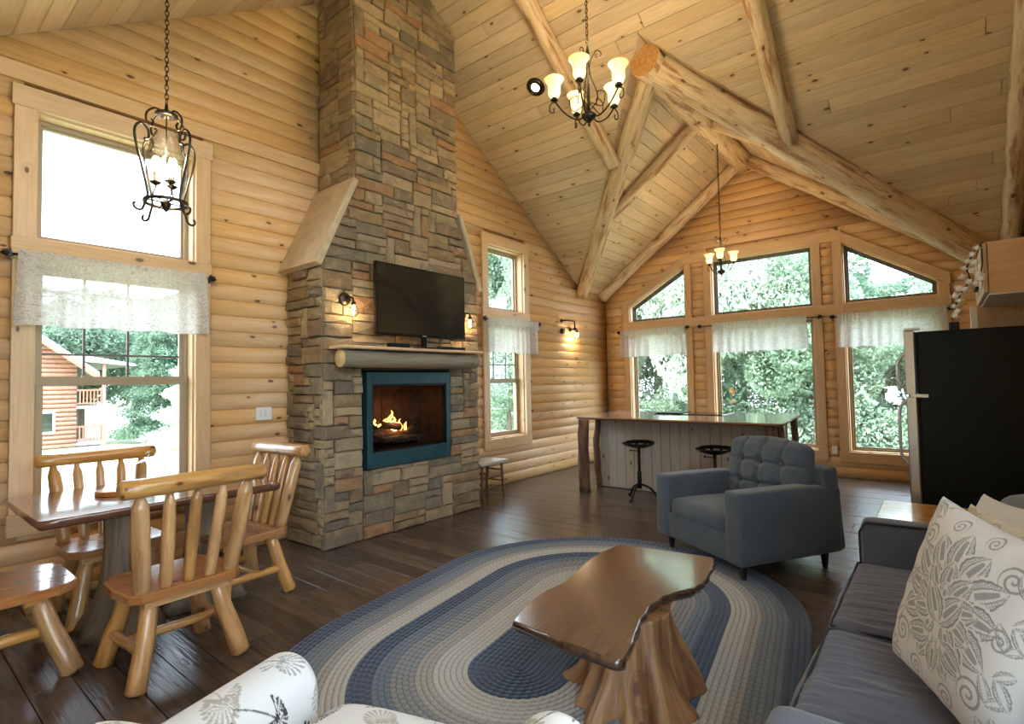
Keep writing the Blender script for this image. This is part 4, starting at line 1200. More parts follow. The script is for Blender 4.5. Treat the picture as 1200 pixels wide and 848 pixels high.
for k in range(4):
    a = PI / 4 * 0 + .35 + k * PI / 2; d = (math.cos(a), math.sin(a))
    def q(r, z): return (r * d[0], r * d[1], z)
    mb = MB()
    pts = spiral((.205 * d[0], .205 * d[1], -.055), .006, .035, PI * 2.0, -.2 + PI * .0, 8, d)
    pts = spiral((.185 * d[0], .185 * d[1], -.05), .010, .045, .6, -PI * .86 - .3, 10, d)
    pts = pts[:-1] + bez([q(.135, -.035), q(.118, .03), q(.150, .17), q(.192, .32), q(.198, .40), q(.165, .445), q(.120, .425), q(.115, .375), q(.140, .36)], 6)
    mb.tube(pts, .0075, 7)
    mb.tube(bez([q(.03, .575), q(.075, .578), q(.125, .53), q(.128, .475), q(.10, .455), q(.085, .485), q(.10, .50)], 6), .0065, 7)
    mb.build('scroll_arm', M['iron'], lt)
mb = MB(); mb.lathe([(.085, .06), (.105, .12), (.112, .2), (.105, .3), (.08, .40), (.055, .46)], seg=20, cap=False); mb.build('glass_sleeve', M['clearglass'], lt)
for k in range(3):
    a = 2 * PI * k / 3 + 2.2; c = (.055 * math.cos(a), .055 * math.sin(a))
    mb = MB(); mb.tube(bez([(0, 0, .02), (c[0] * 1.2, c[1] * 1.2, .05), (c[0], c[1], .10), (c[0], c[1], .12)], 5), .004, 6)
    mb.lathe([(.01, .115), (.03, .13), (.032, .135), (.012, .14), (.012, .20), (.009, .20)], (c[0], c[1], 0), 12); cs = mb.build('candle_arm', M['iron'], lt)
    mb = MB(); mb.lathe([(.008, .20), (.014, .225), (.011, .25), (.003, .28), (1e-4, .283)], (c[0], c[1], 0), 10); mb.build('candle_bulb', M['bulb'], cs)
    lamp('candle_light', 'POINT', (c[0], c[1], .30), 3.5, (1, .80, .54), .03, parent=lt)

# recessed ceiling spot
def spot(x, y, lab, en=30, vis=True):
    nrm = Vector((0, -SL if y > YR else SL, -1)).normalized()
    o = thing('recessed_spotlight', lab, 'light', (x, y, zmain(y)), 0)
    Tq = nrm.to_track_quat('Z', 'Y').to_matrix().to_4x4()
    mb = MB(); mb.lathe([(.075, .010), (.085, .03), (.098, .028), (.112, .010), (.115, -.003)], seg=28, T=Tq, cap=False); mb.lathe([(.075, .010), (.06, .03), (.05, .012)], seg=24, T=Tq, cap=False); mb.build('trim_ring', M['iron'], o)
    mb = MB(); mb.lathe([(1e-4, .016), (.03, .014), (.058, .012)], seg=20, T=Tq); mb.build('lens', M['bulb'], o)
    l = lamp('spot_light', 'SPOT', nrm * .05, en, (1, .78, .5), .05, parent=o, spot=math.radians(110)); l.rotation_euler = Vector((0, 0, -1)).to_track_quat('-Z', 'Y').to_euler()
    return o
spot(-3.66, 5.09, 'round recessed ceiling light left of the five light chandelier')

# pipe wall lamp on left wall near the far corner
pl = thing('pipe_wall_lamp', 'black pipe wall lamp with bare bulb on the left wall near the far corner', 'lamp', (XL + .03, 7.62, 2.30))
mb = MB()
mb.tube([(0, -.22, .16), (.09, -.22, .16), (.10, -.20, .16), (.10, .02, .165), (.10, .04, .15), (.10, .04, .05)], .013, 8); mb.lathe([(.03, 0), (.035, .01), (.02, .015)], (0, -.22, .16), 10, T=Matrix.Rotation(PI / 2, 4, 'Y'))
mb.ball((.10, .05, .03), .032, 10); mb.lathe([(.035, 0), (.04, .008), (.02, .014)], (0, .05, .03), 12, T=Matrix.Rotation(PI / 2, 4, 'Y')); mb.tube([(0, .05, .03), (.1, .05, .03)], .012, 8)
mb.lathe([(.018, -.02), (.02, -.06), (.016, -.075)], (.10, .10, .04), 10)
mb.box(-.0, .05, -.25, -.19, -.06, .03); mb.build('pipe', M['black'], pl)
mb = MB(); mb.ball((.10, .10, -.065), .032, 12, sz=1.25); mb.build('bulb', M['bulb'], pl)
lamp('lamp_light', 'POINT', (.14, .10, -.13), 3.5, (1, .72, .42), .03, parent=pl)

# ------------------------------------------------------------------ switches, outlets
def plate(name, T, u, z, w, h, lab, m='white'):
    mb = MB(); mb.box(-w / 2, w / 2, -h / 2, h / 2, 0, .008, bev=.003)
    for k in ((-.022, .022) if w > .1 else (0,)): mb.box(k - .012, k + .012, -.025, .025, .008, .013, bev=.002)
    fix(mb, T.to_3x3().to_4x4()); o = mb.build(name, M[m]); o.location = T @ Vector((u, z, .034)); tag(o, lab, 'outlet'); return o
plate('light_switch', TW_['L'], 2.385, 1.205, .15, .12, 'white double switch plate on the log wall left of the fireplace')
plate('wall_outlet', TW_['B'], -1.235, .385, .07, .115, 'white outlet on the window wall behind the grey armchair')

# ------------------------------------------------------------------ valances on rods
def valance(w, u0, u1, ztop, zbot, lab, r0=None, r1=None):
    T = TW_[w]; seed = u0 * 7
    t = thing('valance', lab, 'curtain', tuple(T @ Vector(((u0 + u1) / 2, ztop, .08))))
    inv = Matrix.Translation(-t.location)
    nu = int((u1 - u0) / .012); nz = 14
    mb = MB()
    def P(i, j):
        u = lerp(u0, u1, i / nu); q = j / nz
        z = lerp(ztop + .035, zbot, q) + .006 * math.sin(u * 19 + seed) * q
        am = .008 + .016 * q
        n = .085 + am * math.sin(u * 46 + 2.2 * math.sin(u * 7 + seed)) + .010 * math.sin(u * 16 + seed * 3) * q
        if q < .22: n = .104 + .006 * math.sin(u * 150 + 3 * math.sin(u * 11))
        uo = u + (u - (u0 + u1) / 2) * .03 * q
        return (uo, z, n)
    mb.grid(P, nu, nz, uvs=lambda i, j: (lerp(u0, u1, i / nu), lerp(ztop, zbot, j / nz)))
    fix(mb, T).build('cloth', M['cloth'], t, T=inv)
    mb = MB(); a, b = (r0 if r0 is not None else u0 - .03), (r1 if r1 is not None else u1 + .03)
    mb.tube([(a, ztop, .085), (b, ztop, .085)], .008, 8)
    fix(mb, T).build('rod', M['black'], t, T=inv)
    for e, s_ in ((a, -1), (b, 1)):
        mb = MB(); mb.tube([(e - s_ * .02, ztop, .03), (e - s_ * .02, ztop, .085)], .007, 6)
        mb.lathe([(.004, 0), (.018, .01), (.02, .025), (.004, .05)], (e, ztop, .085), 8, T=Matrix.Rotation(s_ * PI / 2, 4, 'Y'))
        mb.prism([(e - .012, ztop - .04), (e + .014, ztop - .015), (e + .004, ztop + .04), (e - .014, ztop + .012)], .078, .094)
        mb.prism([(e + s_ * .01, ztop - .012), (e + s_ * .045, ztop + .022), (e + s_ * .01, ztop + .03)], .08, .092)
        fix(mb, T).build('leaf_finial', M['black'], t, T=inv)
valance('L', .68, 1.87, 2.385, 1.905, 'wide white printed valance over the big left window', .64, 1.90)
valance('L', 5.47, 6.66, 2.34, 1.88, 'gathered white valance over the narrow window right of the fireplace', 5.44, 6.70)
valance('B', -4.57, -3.36, 2.325, 1.87, 'sheer valance over the left window of the window wall', -4.60, -3.33)
valance('B', -2.90, -1.52, 2.32, 1.87, 'sheer valance over the middle window of the window wall', -3.10, -1.36)
valance('B', -1.13, .09, 2.30, 1.86, 'sheer valance over the window behind the refrigerator', -1.18, .12)
# ------------------------------------------------------------------ log dining furniture
def log(mb, p, q, r0, r1, seg=10, n=5, wob=.10, bend=.008):
    path = []; 
    for i in range(n + 1):
        t = i / n; c = Vector(vl(p, q, t)); c += Vector((noise.noise(Vector((t * 2, mb.ou, p[0]))), noise.noise(Vector((t * 2, p[1], mb.ov))), 0)) * bend * 2 * math.sin(PI * t)
        path.append(c)
    return mb.tube(path, [lerp(r0, r1, i / n) for i in range(n + 1)], seg, wob=wob, dome=min(r0, r1) * .35)
def seat_outline(w, d, c=.06):
    return [(-w / 2 + c, -d / 2 + .0), (w / 2 - c, -d / 2), (w / 2 - .015, -d / 2 + c * .8), (w / 2, 0), (w / 2 - .01, d / 2 - c * 1.3), (w / 2 - c * 1.2, d / 2), (-w / 2 + c * 1.2, d / 2), (-w / 2 + .01, d / 2 - c * 1.3), (-w / 2, 0), (-w / 2 + .015, -d / 2 + c * .8)]
def log_chair(label, loc, rz):
    t = thing('log_chair', label, 'chair', loc, rz, None)
    mb = MB(); mb.prism(seat_outline(.56, .47), .415, .458, ch=.008); mb.build('seat', M['seatwood'], t)
    mb = MB(); mb.prism([(-.17, -.10), (.17, -.10), (.17, .12), (-.17, .12)], .375, .416); mb.box(-.2, .2, -.20, -.12, .375, .416); mb.box(-.2, .2, .12, .2, .375, .416); mb.build('seat_block', M['honey'], t)
    for sx in (-1, 1):
        for sy in (-1, 1):
            mb = MB(); log(mb, (sx * .155, sy * .14, .40), (sx * .245, sy * .235, .012), .040, .048, n=5); mb.build('leg', M['honey'], t)
    for sx in (-1, 1):
        mb = MB(); log(mb, (sx * .215, -.19, .17), (sx * .215, .19, .17), .026, .026, 8); mb.build('stretcher', M['honey'], t)
    mb = MB(); log(mb, (-.20, 0, .175), (.20, 0, .175), .026, .024, 8); mb.build('stretcher', M['honey'], t)
    lean = .115
    for k in range(5):
        x = -.225 + k * .1125; r = (.040, .030, .028, .030, .040)[k]; xt = x * 1.13
        p, q = Vector((x * .92, -.185, .44)), Vector((xt, -.185 - lean, .945))
        mb = MB(); pts = [p, p + (q - p) * .08, p + (q - p) * .5, p + (q - p) * .88, q]
        mb.tube(pts, [r * .75, r, r * 1.05, r * .95, r * .45], 9, wob=.12); mb.build('back_slat', M['honey'], t)
    mb = MB(); log(mb, (-.33, -.185 - lean - .012, .985), (.33, -.185 - lean - .012, .985), .046, .044, 12, 7); mb.build('top_rail', M['honey'], t)
    return t
log_chair('log chair with its slatted back to the camera, nearest at the dining table', (-3.27, 1.10, 0), PI / 2 + .03)
log_chair('log chair behind the dining table, its back against the big left window', (-4.37, 1.10, 0), -PI / 2)
log_chair('log chair at the fireplace end of the dining table', (-3.90, 1.72, 0), PI + .06)

# bench at the left end
bn = thing('log_bench', 'low log bench with clipped board seat at the left end of the dining table', 'bench', (-3.84, .15, 0))
for k, (a, b) in enumerate(((-.28, -.095), (-.092, .092), (.095, .28))):
    c0, c1 = (.09 if k == 0 else 0), (.09 if k == 2 else 0)
    pg = [(a, -.62 + c0), (a + (.07 if k == 0 else 0), -.62), (b - (.07 if k == 2 else 0), -.62), (b, -.62 + c1), (b, .62 - c1), (b - (.07 if k == 2 else 0), .62), (a + (.07 if k == 0 else 0), .62), (a, .62 - c0)]
    pg2 = [pg[i] for i in range(8) if math.dist(pg[i], pg[i - 1]) > 1e-4]
    mb = MB(); mb.prism(pg2, .405, .45, la=1, ch=.006); mb.build('seat_board', M['seatwood'], bn)
for sx in (-1, 1):
    for sy in (-1, 1):
        mb = MB(); log(mb, (sx * .17, sy * .46, .40), (sx * .30, sy * .58, .012), .042, .05); mb.build('leg', M['honey'], bn)
for sy in (-1, 1):
    mb = MB(); mb.box(-.22, .22, sy * .45 - .05, sy * .45 + .05, .36, .405, bev=.006); mb.build('seat_block', M['honey'], bn)
    mb = MB(); log(mb, (-.23, sy * .50, .18), (.23, sy * .50, .18), .028, .028, 8); mb.build('stretcher', M['honey'], bn)
mb = MB(); log(mb, (.20, -.50, .22), (.20, .50, .22), .03, .028, 9); mb.build('stretcher', M['honey'], bn)
mb = MB(); log(mb, (0, -.50, .16), (0, .50, .16), .03, .028, 9); mb.build('stretcher', M['honey'], bn)

# dining table
def live_outline(x0, x1, y0, y1, amp, seed, n=14):
    """long sides wavy along y"""
    A = []; B = []
    for i in range(n + 1):
        t = i / n; y = lerp(y0, y1, t)
        A.append((x1 + amp * noise.noise(Vector((t * 3.3, seed, 0))) + amp * .4 * noise.noise(Vector((t * 11, seed, 5))), y))
        B.append((x0 + amp * noise.noise(Vector((t * 3.3, seed + 9, 0))) + amp * .4 * noise.noise(Vector((t * 11, seed + 9, 5))), y))
    return A + list(reversed(B))
def slab_top(name, poly, z0, z1, m, parent, la=1, edge=None, rough=.006, T=None):
    """flat slab with a rounded rough edge"""
    mb = MB(); n = len(poly); ar = sum(poly[i][0] * poly[(i + 1) % n][1] - poly[(i + 1) % n][0] * poly[i][1] for i in range(n))
    if ar < 0: poly = list(reversed(poly))
    lv = [(z0, -.022), (z0 + (z1 - z0) * .25, -.006), (z0 + (z1 - z0) * .6, .002), (z1 - .008, 0), (z1, -.006)]
    rings = []
    for z, off in lv:
        pp = inset(poly, -off if off else 0) if off else poly
        b = len(mb.v)
        for x, y in pp:
            j = rough * noise.noise(Vector((x * 25, y * 25, z * 60))) if z < z1 - .001 else 0
            mb.v.append((x + j, y + j, z))
        rings.append(b)
    for a, b in zip(rings[:-1], rings[1:]):
        for i in range(n):
            j = (i + 1) % n; f = (a + i, a + j, b + j, b + i); mb.face(f, mb.autouv(f, la), 1 if edge else 0, True)
    f = tuple(rings[-1] + i for i in range(n)); mb.face(f, mb.autouv(f, la)); f = tuple(rings[0] + i for i in reversed(range(n))); mb.face(f, mb.autouv(f, la), 1 if edge else 0)
    return mb.build(name, [m, edge] if edge else m, parent)
dt = thing('dining_table', 'glossy dark slab dining table on tree stump feet by the left window', 'table', (-4.08, 1.2, 0))
slab_top('tabletop', live_outline(-.50, .49, -.61, .66, .02, 3), .735, .788, M['tablewood'], dt, edge=M['coffeewood'])
def stump(name, parent, r_top, r_base, h, m, seed, seg=40, nz=14, lobes=5, amp=.25, c=(0, 0), pw=2.6, sx=1.0):
    mb = MB()
    def P(i, j):
        th = 2 * PI * (i % seg) / seg; q = j / nz
        fl = (1 - q) ** pw
        r = lerp(r_top, r_base, fl)
        lob = noise.noise(Vector((math.cos(th) * lobes * .35 + seed, math.sin(th) * lobes * .35, q * .8)))
        rid = noise.noise(Vector((math.cos(th) * 2.6 + seed, math.sin(th) * 2.6, q * 1.1)))
        r *= 1 + amp * (1.2 * lob * (.35 + 1.1 * fl) + .35 * rid) + .04 * noise.noise(Vector((math.cos(th) * 8, math.sin(th) * 8 + seed, q * 4)))
        return (c[0] + r * math.cos(th) * sx, c[1] + r * math.sin(th), q * h)
    mb.grid(P, seg, nz, uvs=lambda i, j: (j / nz * h, i / seg * 1.2))
    b = len(mb.v); mb.v.append((c[0], c[1], h)); mb.v.append((c[0], c[1], 0))
    for i in range(seg):
        a0 = i * (nz + 1) + nz; a1 = (i + 1) * (nz + 1) + nz; mb.face((a0, a1, b)); mb.face((i * (nz + 1), b + 1, (i + 1) * (nz + 1)))
    return mb.build(name, m, parent)
stump('stump_foot', dt, .10, .25, .735, M['greystump'], 2.3, c=(.12, -.14), pw=3.6, amp=.35)
stump('stump_foot', dt, .11, .25, .735, M['greystump'], 7.7, c=(.05, .34), pw=3.2, amp=.35)
cb_ = thing('cake_cloche', 'clear glass dome with knob standing on an oval wooden board, on the dining table', 'cake dome', (-4.13, 1.24, .79))
mb = MB(); mb.prism([(-.0 + .15 * math.cos(a * PI / 12), -.07 + .22 * math.sin(a * PI / 12)) for a in range(24)], 0, .028, ch=.006); o = mb.build('board', M['seatwood'], cb_)
mb = MB(); mb.lathe([(.098, .03), (.10, .034), (.103, .10), (.098, .14), (.075, .175), (.035, .195), (.012, .20)], seg=28); mb.build('glass_dome', M['clearglass'], cb_)
mb = MB(); mb.lathe([(.006, .20), (.012, .205), (.02, .22), (.018, .235), (.006, .243), (1e-4, .244)], seg=14); mb.build('knob', M['clearglass'], cb_)

# ------------------------------------------------------------------ braided rug
def rug():
    cx, cy, hw, a = RUGC
    rows_ = 44; rw = hw / rows_; V = []; F = []; C = []
    nav = (.022, .042, .082); navl = (.07, .10, .15); gry = (.15, .165, .175); blu = (.09, .12, .155); bei = (.30, .28, .24); lig = (.40, .385, .34)
    def band(q):      # q = 0 centre .. 1 rim
        if q < .20: return nav, navl
        if q < .33: return lig, bei
        if q < .42: return bei, gry
        if q < .50: return gry, bei
        if q < .57: return blu, gry
        if q < .67: return nav, navl
        if q < .74: return lig, bei
        if q < .80: return bei, gry
        if q < .87: return gry, blu
        if q < .92: return blu, gry
        return nav, navl
    for k in range(rows_):
        r = (k + .5) * rw; c1, c2 = band((k + .5) / rows_)
        per = 4 * a + 2 * PI * r; n = max(24, int(per / .0145)); n -= n % 3
        b = len(V); prof = ((-.5, .003), (-.3, .0068), (0, .0088), (.3, .0068), (.5, .003))
        for i in range(n):
            s_ = per * i / n
            for w, z in prof:
                # chevrons of the braid: the phase shifts with distance from the row's middle
                ph = (i + abs(w) * 3.0) % 3 / 3
                rr = r + w * rw
                if s_ < 2 * a: x, y = rr, -a + s_
                elif s_ < 2 * a + PI * r: th = (s_ - 2 * a) / r; x, y = rr * math.cos(th), a + rr * math.sin(th)
                elif s_ < 4 * a + PI * r: x, y = -rr, a - (s_ - 2 * a - PI * r)
                else: th = PI + (s_ - 4 * a - PI * r) / r; x, y = rr * math.cos(th), -a + rr * math.sin(th)
                zz = z + (.003 * math.cos(2 * PI * ph) if z > .004 else 0)
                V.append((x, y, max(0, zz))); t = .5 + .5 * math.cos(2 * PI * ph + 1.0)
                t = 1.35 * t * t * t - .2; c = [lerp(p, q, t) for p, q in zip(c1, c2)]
                if z < .004: c = [p * .55 for p in c]  # low row edges darkened: shade of the gaps put into the colour
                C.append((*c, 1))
        for i in range(n):
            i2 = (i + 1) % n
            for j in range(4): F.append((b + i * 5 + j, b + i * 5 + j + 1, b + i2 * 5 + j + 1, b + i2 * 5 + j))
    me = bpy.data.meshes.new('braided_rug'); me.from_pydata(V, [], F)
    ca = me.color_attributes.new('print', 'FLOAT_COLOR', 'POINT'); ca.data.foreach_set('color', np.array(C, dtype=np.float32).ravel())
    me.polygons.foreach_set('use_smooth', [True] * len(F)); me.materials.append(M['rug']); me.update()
    o = bpy.data.objects.new('braided_rug', me); COL.objects.link(o); o.location = (cx, cy, .0015); o.rotation_euler = (0, 0, math.radians(9))
    tag(o, 'oval braided wool rug in navy, grey and beige rings under the coffee table', 'rug')
RUGC = (-1.90, 3.12, 1.31, 0.0)
RUGC = (-1.80, 2.68, 1.28, .55)
rug()

# ------------------------------------------------------------------ coffee table
ct = thing('coffee_table', 'glossy live edge slab coffee table on a tree root base on the rug', 'table', (-1.22, 2.30, 0))
CT = [(-1.435, 1.75), (-1.458, 1.81), (-1.50, 1.95), (-1.515, 2.10), (-1.50, 2.24), (-1.535, 2.42), (-1.57, 2.58), (-1.585, 2.75), (-1.56, 2.95), (-1.28, 3.0), (-1.03, 3.03), (-1.005, 2.98), (-.975, 2.85), (-.955, 2.72), (-.945, 2.63), (-.955, 2.54), (-1.0, 2.45), (-1.03, 2.36), (-1.04, 2.24), (-1.02, 2.12), (-.985, 1.98), (-.955, 1.88), (-.93, 1.80), (-.92, 1.745), (-.95, 1.722), (-1.17, 1.728)]
CTd = []
for i in range(len(CT)):
    a, b = CT[i], CT[(i + 1) % len(CT)]; m_ = max(1, int(math.dist(a, b) / .03)) if 10 <= i <= 23 else 1
    for k in range(m_):
        x, y = lerp(a[0], b[0], k / m_) + 1.22, lerp(a[1], b[1], k / m_) - 2.30
        if m_ > 1: x += .008 * noise.noise(Vector((x * 40, y * 40, 1)))
        CTd.append((x, y))
slab_top('tabletop', CTd, .40, .452, M['coffeewood'], ct, edge=M['coffeeedge'], rough=.012)
stump('root_base', ct, .185, .315, .402, M['stump'], 6.1, seg=84, nz=24, lobes=6, amp=.40, c=(.06, -.0), pw=1.7, sx=.9)

# ------------------------------------------------------------------ armchair
def taper_leg(mb, x, y, h, r0=.03, r1=.018): mb.lathe([(r1, 0), (r0, h)], (x, y, 0), 4, a0=PI / 4, smooth=False)
ac = thing('armchair', 'slate grey armchair with tufted back cushion on the rug before the kitchen island', 'armchair', (-1.30, 4.56, .0), math.radians(148.6))
ac.scale = (1.03, 1.03, 1.03)
def wr(a, s_): 
    return lambda p, n: n * a * (noise.noise(p * s_) + .5 * noise.noise(p * s_ * 2.3))
W, D = .98, .94
for sx in (-1, 1):
    mb = MB()
    def armf(p, n, sx=sx):
        # arm top slopes down a little to the back, inner side
        return (0, 0, -.03 * max(0, (-p.y / (D / 2))) ** 2 if p.z > 0 else 0)
    T = Matrix.Translation((sx * (W / 2 - .085), .0, .12 + .25))
    mb.rbox((0, 0, 0), (.165, D, .50), .028, 12, 0, armf, T=T); mb.build('arm', M['armfab'], ac)
mb = MB(); mb.rbox((0, 0, 0), (W - .30, D - .06, .20), .02, 8, T=Matrix.Translation((0, .015, .12 + .10))); mb.build('base', M['armfab'], ac)
mb = MB(); mb.rbox((0, 0, 0), (W - .335, D - .26, .145), .035, 14, .02, wr(.004, 6), T=Matrix.Translation((0, .105, .365))); mb.build('seat_cushion', M['armfab'], ac)
mb = MB(); mb.rbox((0, 0, 0), (W - .02, .15, .62), .03, 8, T=Matrix.Translation((0, -D / 2 + .06, .43)) @ Matrix.Rotation(-.10, 4, 'X')); mb.build('back', M['armfab'], ac)
btn = [(-.22 + .147 * i, -.11 + .14 * j) for i in range(4) for j in range(3)]
btn = [((-.20 + .20 * i), (-.09 + .17 * j)) for i in range(3) for j in range(2)]
def tuft(p, n):
    if n.y < .3: return (0, 0, 0)
    d = 0
    for bx, bz in btn:
        q = math.hypot(p.x - bx, p.z - bz); d = max(d, math.exp(-(q / .036) ** 2) * .055)
    # folds between the buttons
    for j in range(2):
        bz = -.09 + .17 * j; d = max(d, .024 * math.exp(-((p.z - bz) / .014) ** 2) * (1 if abs(p.x) < .2 else .6))
    for i in range(3):
        bx = -.20 + .20 * i; d = max(d, .026 * math.exp(-((p.x - bx) / .016) ** 2))
    e = .006 * noise.noise(p * 14)
    return (0, -d + e, 0)
TB_ = Matrix.Translation((0, -D / 2 + .20, .64)) @ Matrix.Rotation(.20, 4, 'X')
mb = MB(); mb.rbox((0, 0, 0), (W - .25, .17, .50), .05, 60, .04, tuft, T=TB_); mb.build('back_cushion', M['armfab'], ac)
for bx, bz in btn:
    mb = MB(); mb.ball((0, 0, 0), .011, 8); mb.v = [tuple(TB_ @ Vector((bx + a, .083 + b, bz + c))) for a, b, c in mb.v]; mb.build('button', M['armfab'], ac)
for sx in (-1, 1):
    for sy in (-1, 1):
        mb = MB(); taper_leg(mb, sx * (W / 2 - .09), sy * (D / 2 - .09), .125); mb.build('leg', M['darkleg'], ac)

# ------------------------------------------------------------------ sofa, front edge along x=-.41, facing -x
so = thing('sofa', 'charcoal grey sofa with two seat cushions against the right wall', 'sofa', (.05, 2.50, 0))
def sb_(name, c, s_, r, n, puff=0, fn=None, m='sofa', par=so): mb = MB(); mb.rbox(c, s_, r, n, puff, fn); return mb.build(name, M[m], par)
sb_('base', (.03, 0, .20), (.90, 2.2, .24), .03, 8)
sb_('arm', (.04, 1.035, .385), (.94, .17, .56), .05, 16, .0, wr(.003, 5))
sb_('arm', (.04, -1.05, .35), (.94, .17, .54), .05, 16, .0, wr(.003, 5))
sb_('backrest', (.40, 0, .50), (.20, 2.26, .68), .06, 10)
def folds(sd):
    def f(p, n):
        if n.z < .2: return n * .004 * noise.noise(p * 9)
        x = p.x; e = 0
        # long soft folds running in from the front edge, bunched at the seam
        q = p.y * 88 + 3.0 * noise.noise(Vector((p.x * 3.0, p.y * 3, sd))) + 4 * noise.noise(Vector((p.x * 1.2, sd, 0)))
        am = .0052 * (.35 + max(0, noise.noise(Vector((p.x * 2.5, p.y * 2.2, sd + 4)))) * 2)
        e = am * 1.6 * (noise.noise(Vector((p.x * 4.5 + noise.noise(Vector((p.x * 2, p.y * 5, sd))) * 1.2, p.y * 24 + 2.2 * noise.noise(Vector((p.x * 2.2, p.y * 2.5, sd))), sd))) + .5 * noise.noise(Vector((p.x * 7, p.y * 55, sd)))) + .010 * noise.noise(Vector((p.x * 3, p.y * 4, sd)))
        return (0, 0, e)
    return f
for k, (ya_, yb_) in enumerate(((-.965, -.012), (.0, .95))):
    cy_ = (ya_ + yb_) / 2; c = sb_('seat_cushion', (-.06, cy_, .375), (.78, yb_ - ya_, .15), .045, 110, .022, folds(k * 3 + 1), 'sofacush')
    x0, x1 = -.06 - .39, -.06 + .38; hy = (yb_ - ya_) / 2
    pts = []
    for (px, py) in ((x0 + .01, cy_ - hy + .02), (x0 + .01, cy_ + hy - .02), (x1, cy_ + hy - .01), (x1, cy_ - hy + .01)): pts.append((px, py))
    loop = []
    for i in range(4):
        a, b = pts[i], pts[(i + 1) % 4]
        for q in range(12): loop.append((lerp(a[0], b[0], q / 12), lerp(a[1], b[1], q / 12), .435 + .004 * math.sin(q * 1.9 + i)))
    mb = MB(); mb.tube(loop, .006, 6, closed=True); mb.build('piping', M['piping'], c)
    mb = MB(); mb.tube([(x, y, z - .125) for x, y, z in loop], .006, 6, closed=True); mb.build('piping', M['piping'], c)
mb = MB(); mb.tube([(-.425, .955, .14), (-.43, .955, .60), (-.40, .955, .655), (.3, .955, .668)], .006, 6); mb.build('piping', M['piping'], so)
Tb = Matrix.Translation((.20, .52, .66)) @ Matrix.Rotation(.22, 4, 'Y')
mb = MB(); mb.rbox((0, 0, 0), (.20, .86, .44), .07, 14, .04, T=Tb); mb.build('back_cushion', M['bluecush'], so)
Tb = Matrix.Translation((.24, -.50, .62)) @ Matrix.Rotation(.22, 4, 'Y')
mb = MB(); mb.rbox((0, 0, 0), (.18, .90, .42), .07, 14, .04, T=Tb); mb.build('back_cushion', M['bluecush'], so)
for sx, sy in ((-.36, -1.05), (-.36, 1.05), (.42, -1.05), (.42, 1.05)):
    mb = MB(); taper_leg(mb, sx, sy, .10); mb.build('leg', M['darkleg'], so)

# side table beyond the sofa
st = thing('side_table', 'honey wood side table between the sofa arm and the refrigerator', 'table', (-.02, 4.12, 0))
def rrect(x0, x1, y0, y1, r, n=5):
    out = []
    for cx, cy, a in ((x1 - r, y0 + r, -PI / 2), (x1 - r, y1 - r, 0), (x0 + r, y1 - r, PI / 2), (x0 + r, y0 + r, PI)):
        for i in range(n + 1): out.append((cx + r * math.cos(a + PI / 2 * i / n), cy + r * math.sin(a + PI / 2 * i / n)))
    return out
mb = MB(); mb.prism(rrect(-.32, .30, -.30, .31, .035), .565, .60, ch=.006); mb.build('tabletop', M['honey'], st)
mb = MB(); mb.box(-.27, .26, -.25, .27, .50, .565); mb.build('apron', M['honey'], st)
for sx in (-.26, .25):
    for sy in (-.24, .26):
        mb = MB(); mb.box(sx - .022, sx + .022, sy - .022, sy + .022, 0, .52, la=2, bev=.004); mb.build('leg', M['honey'], st)

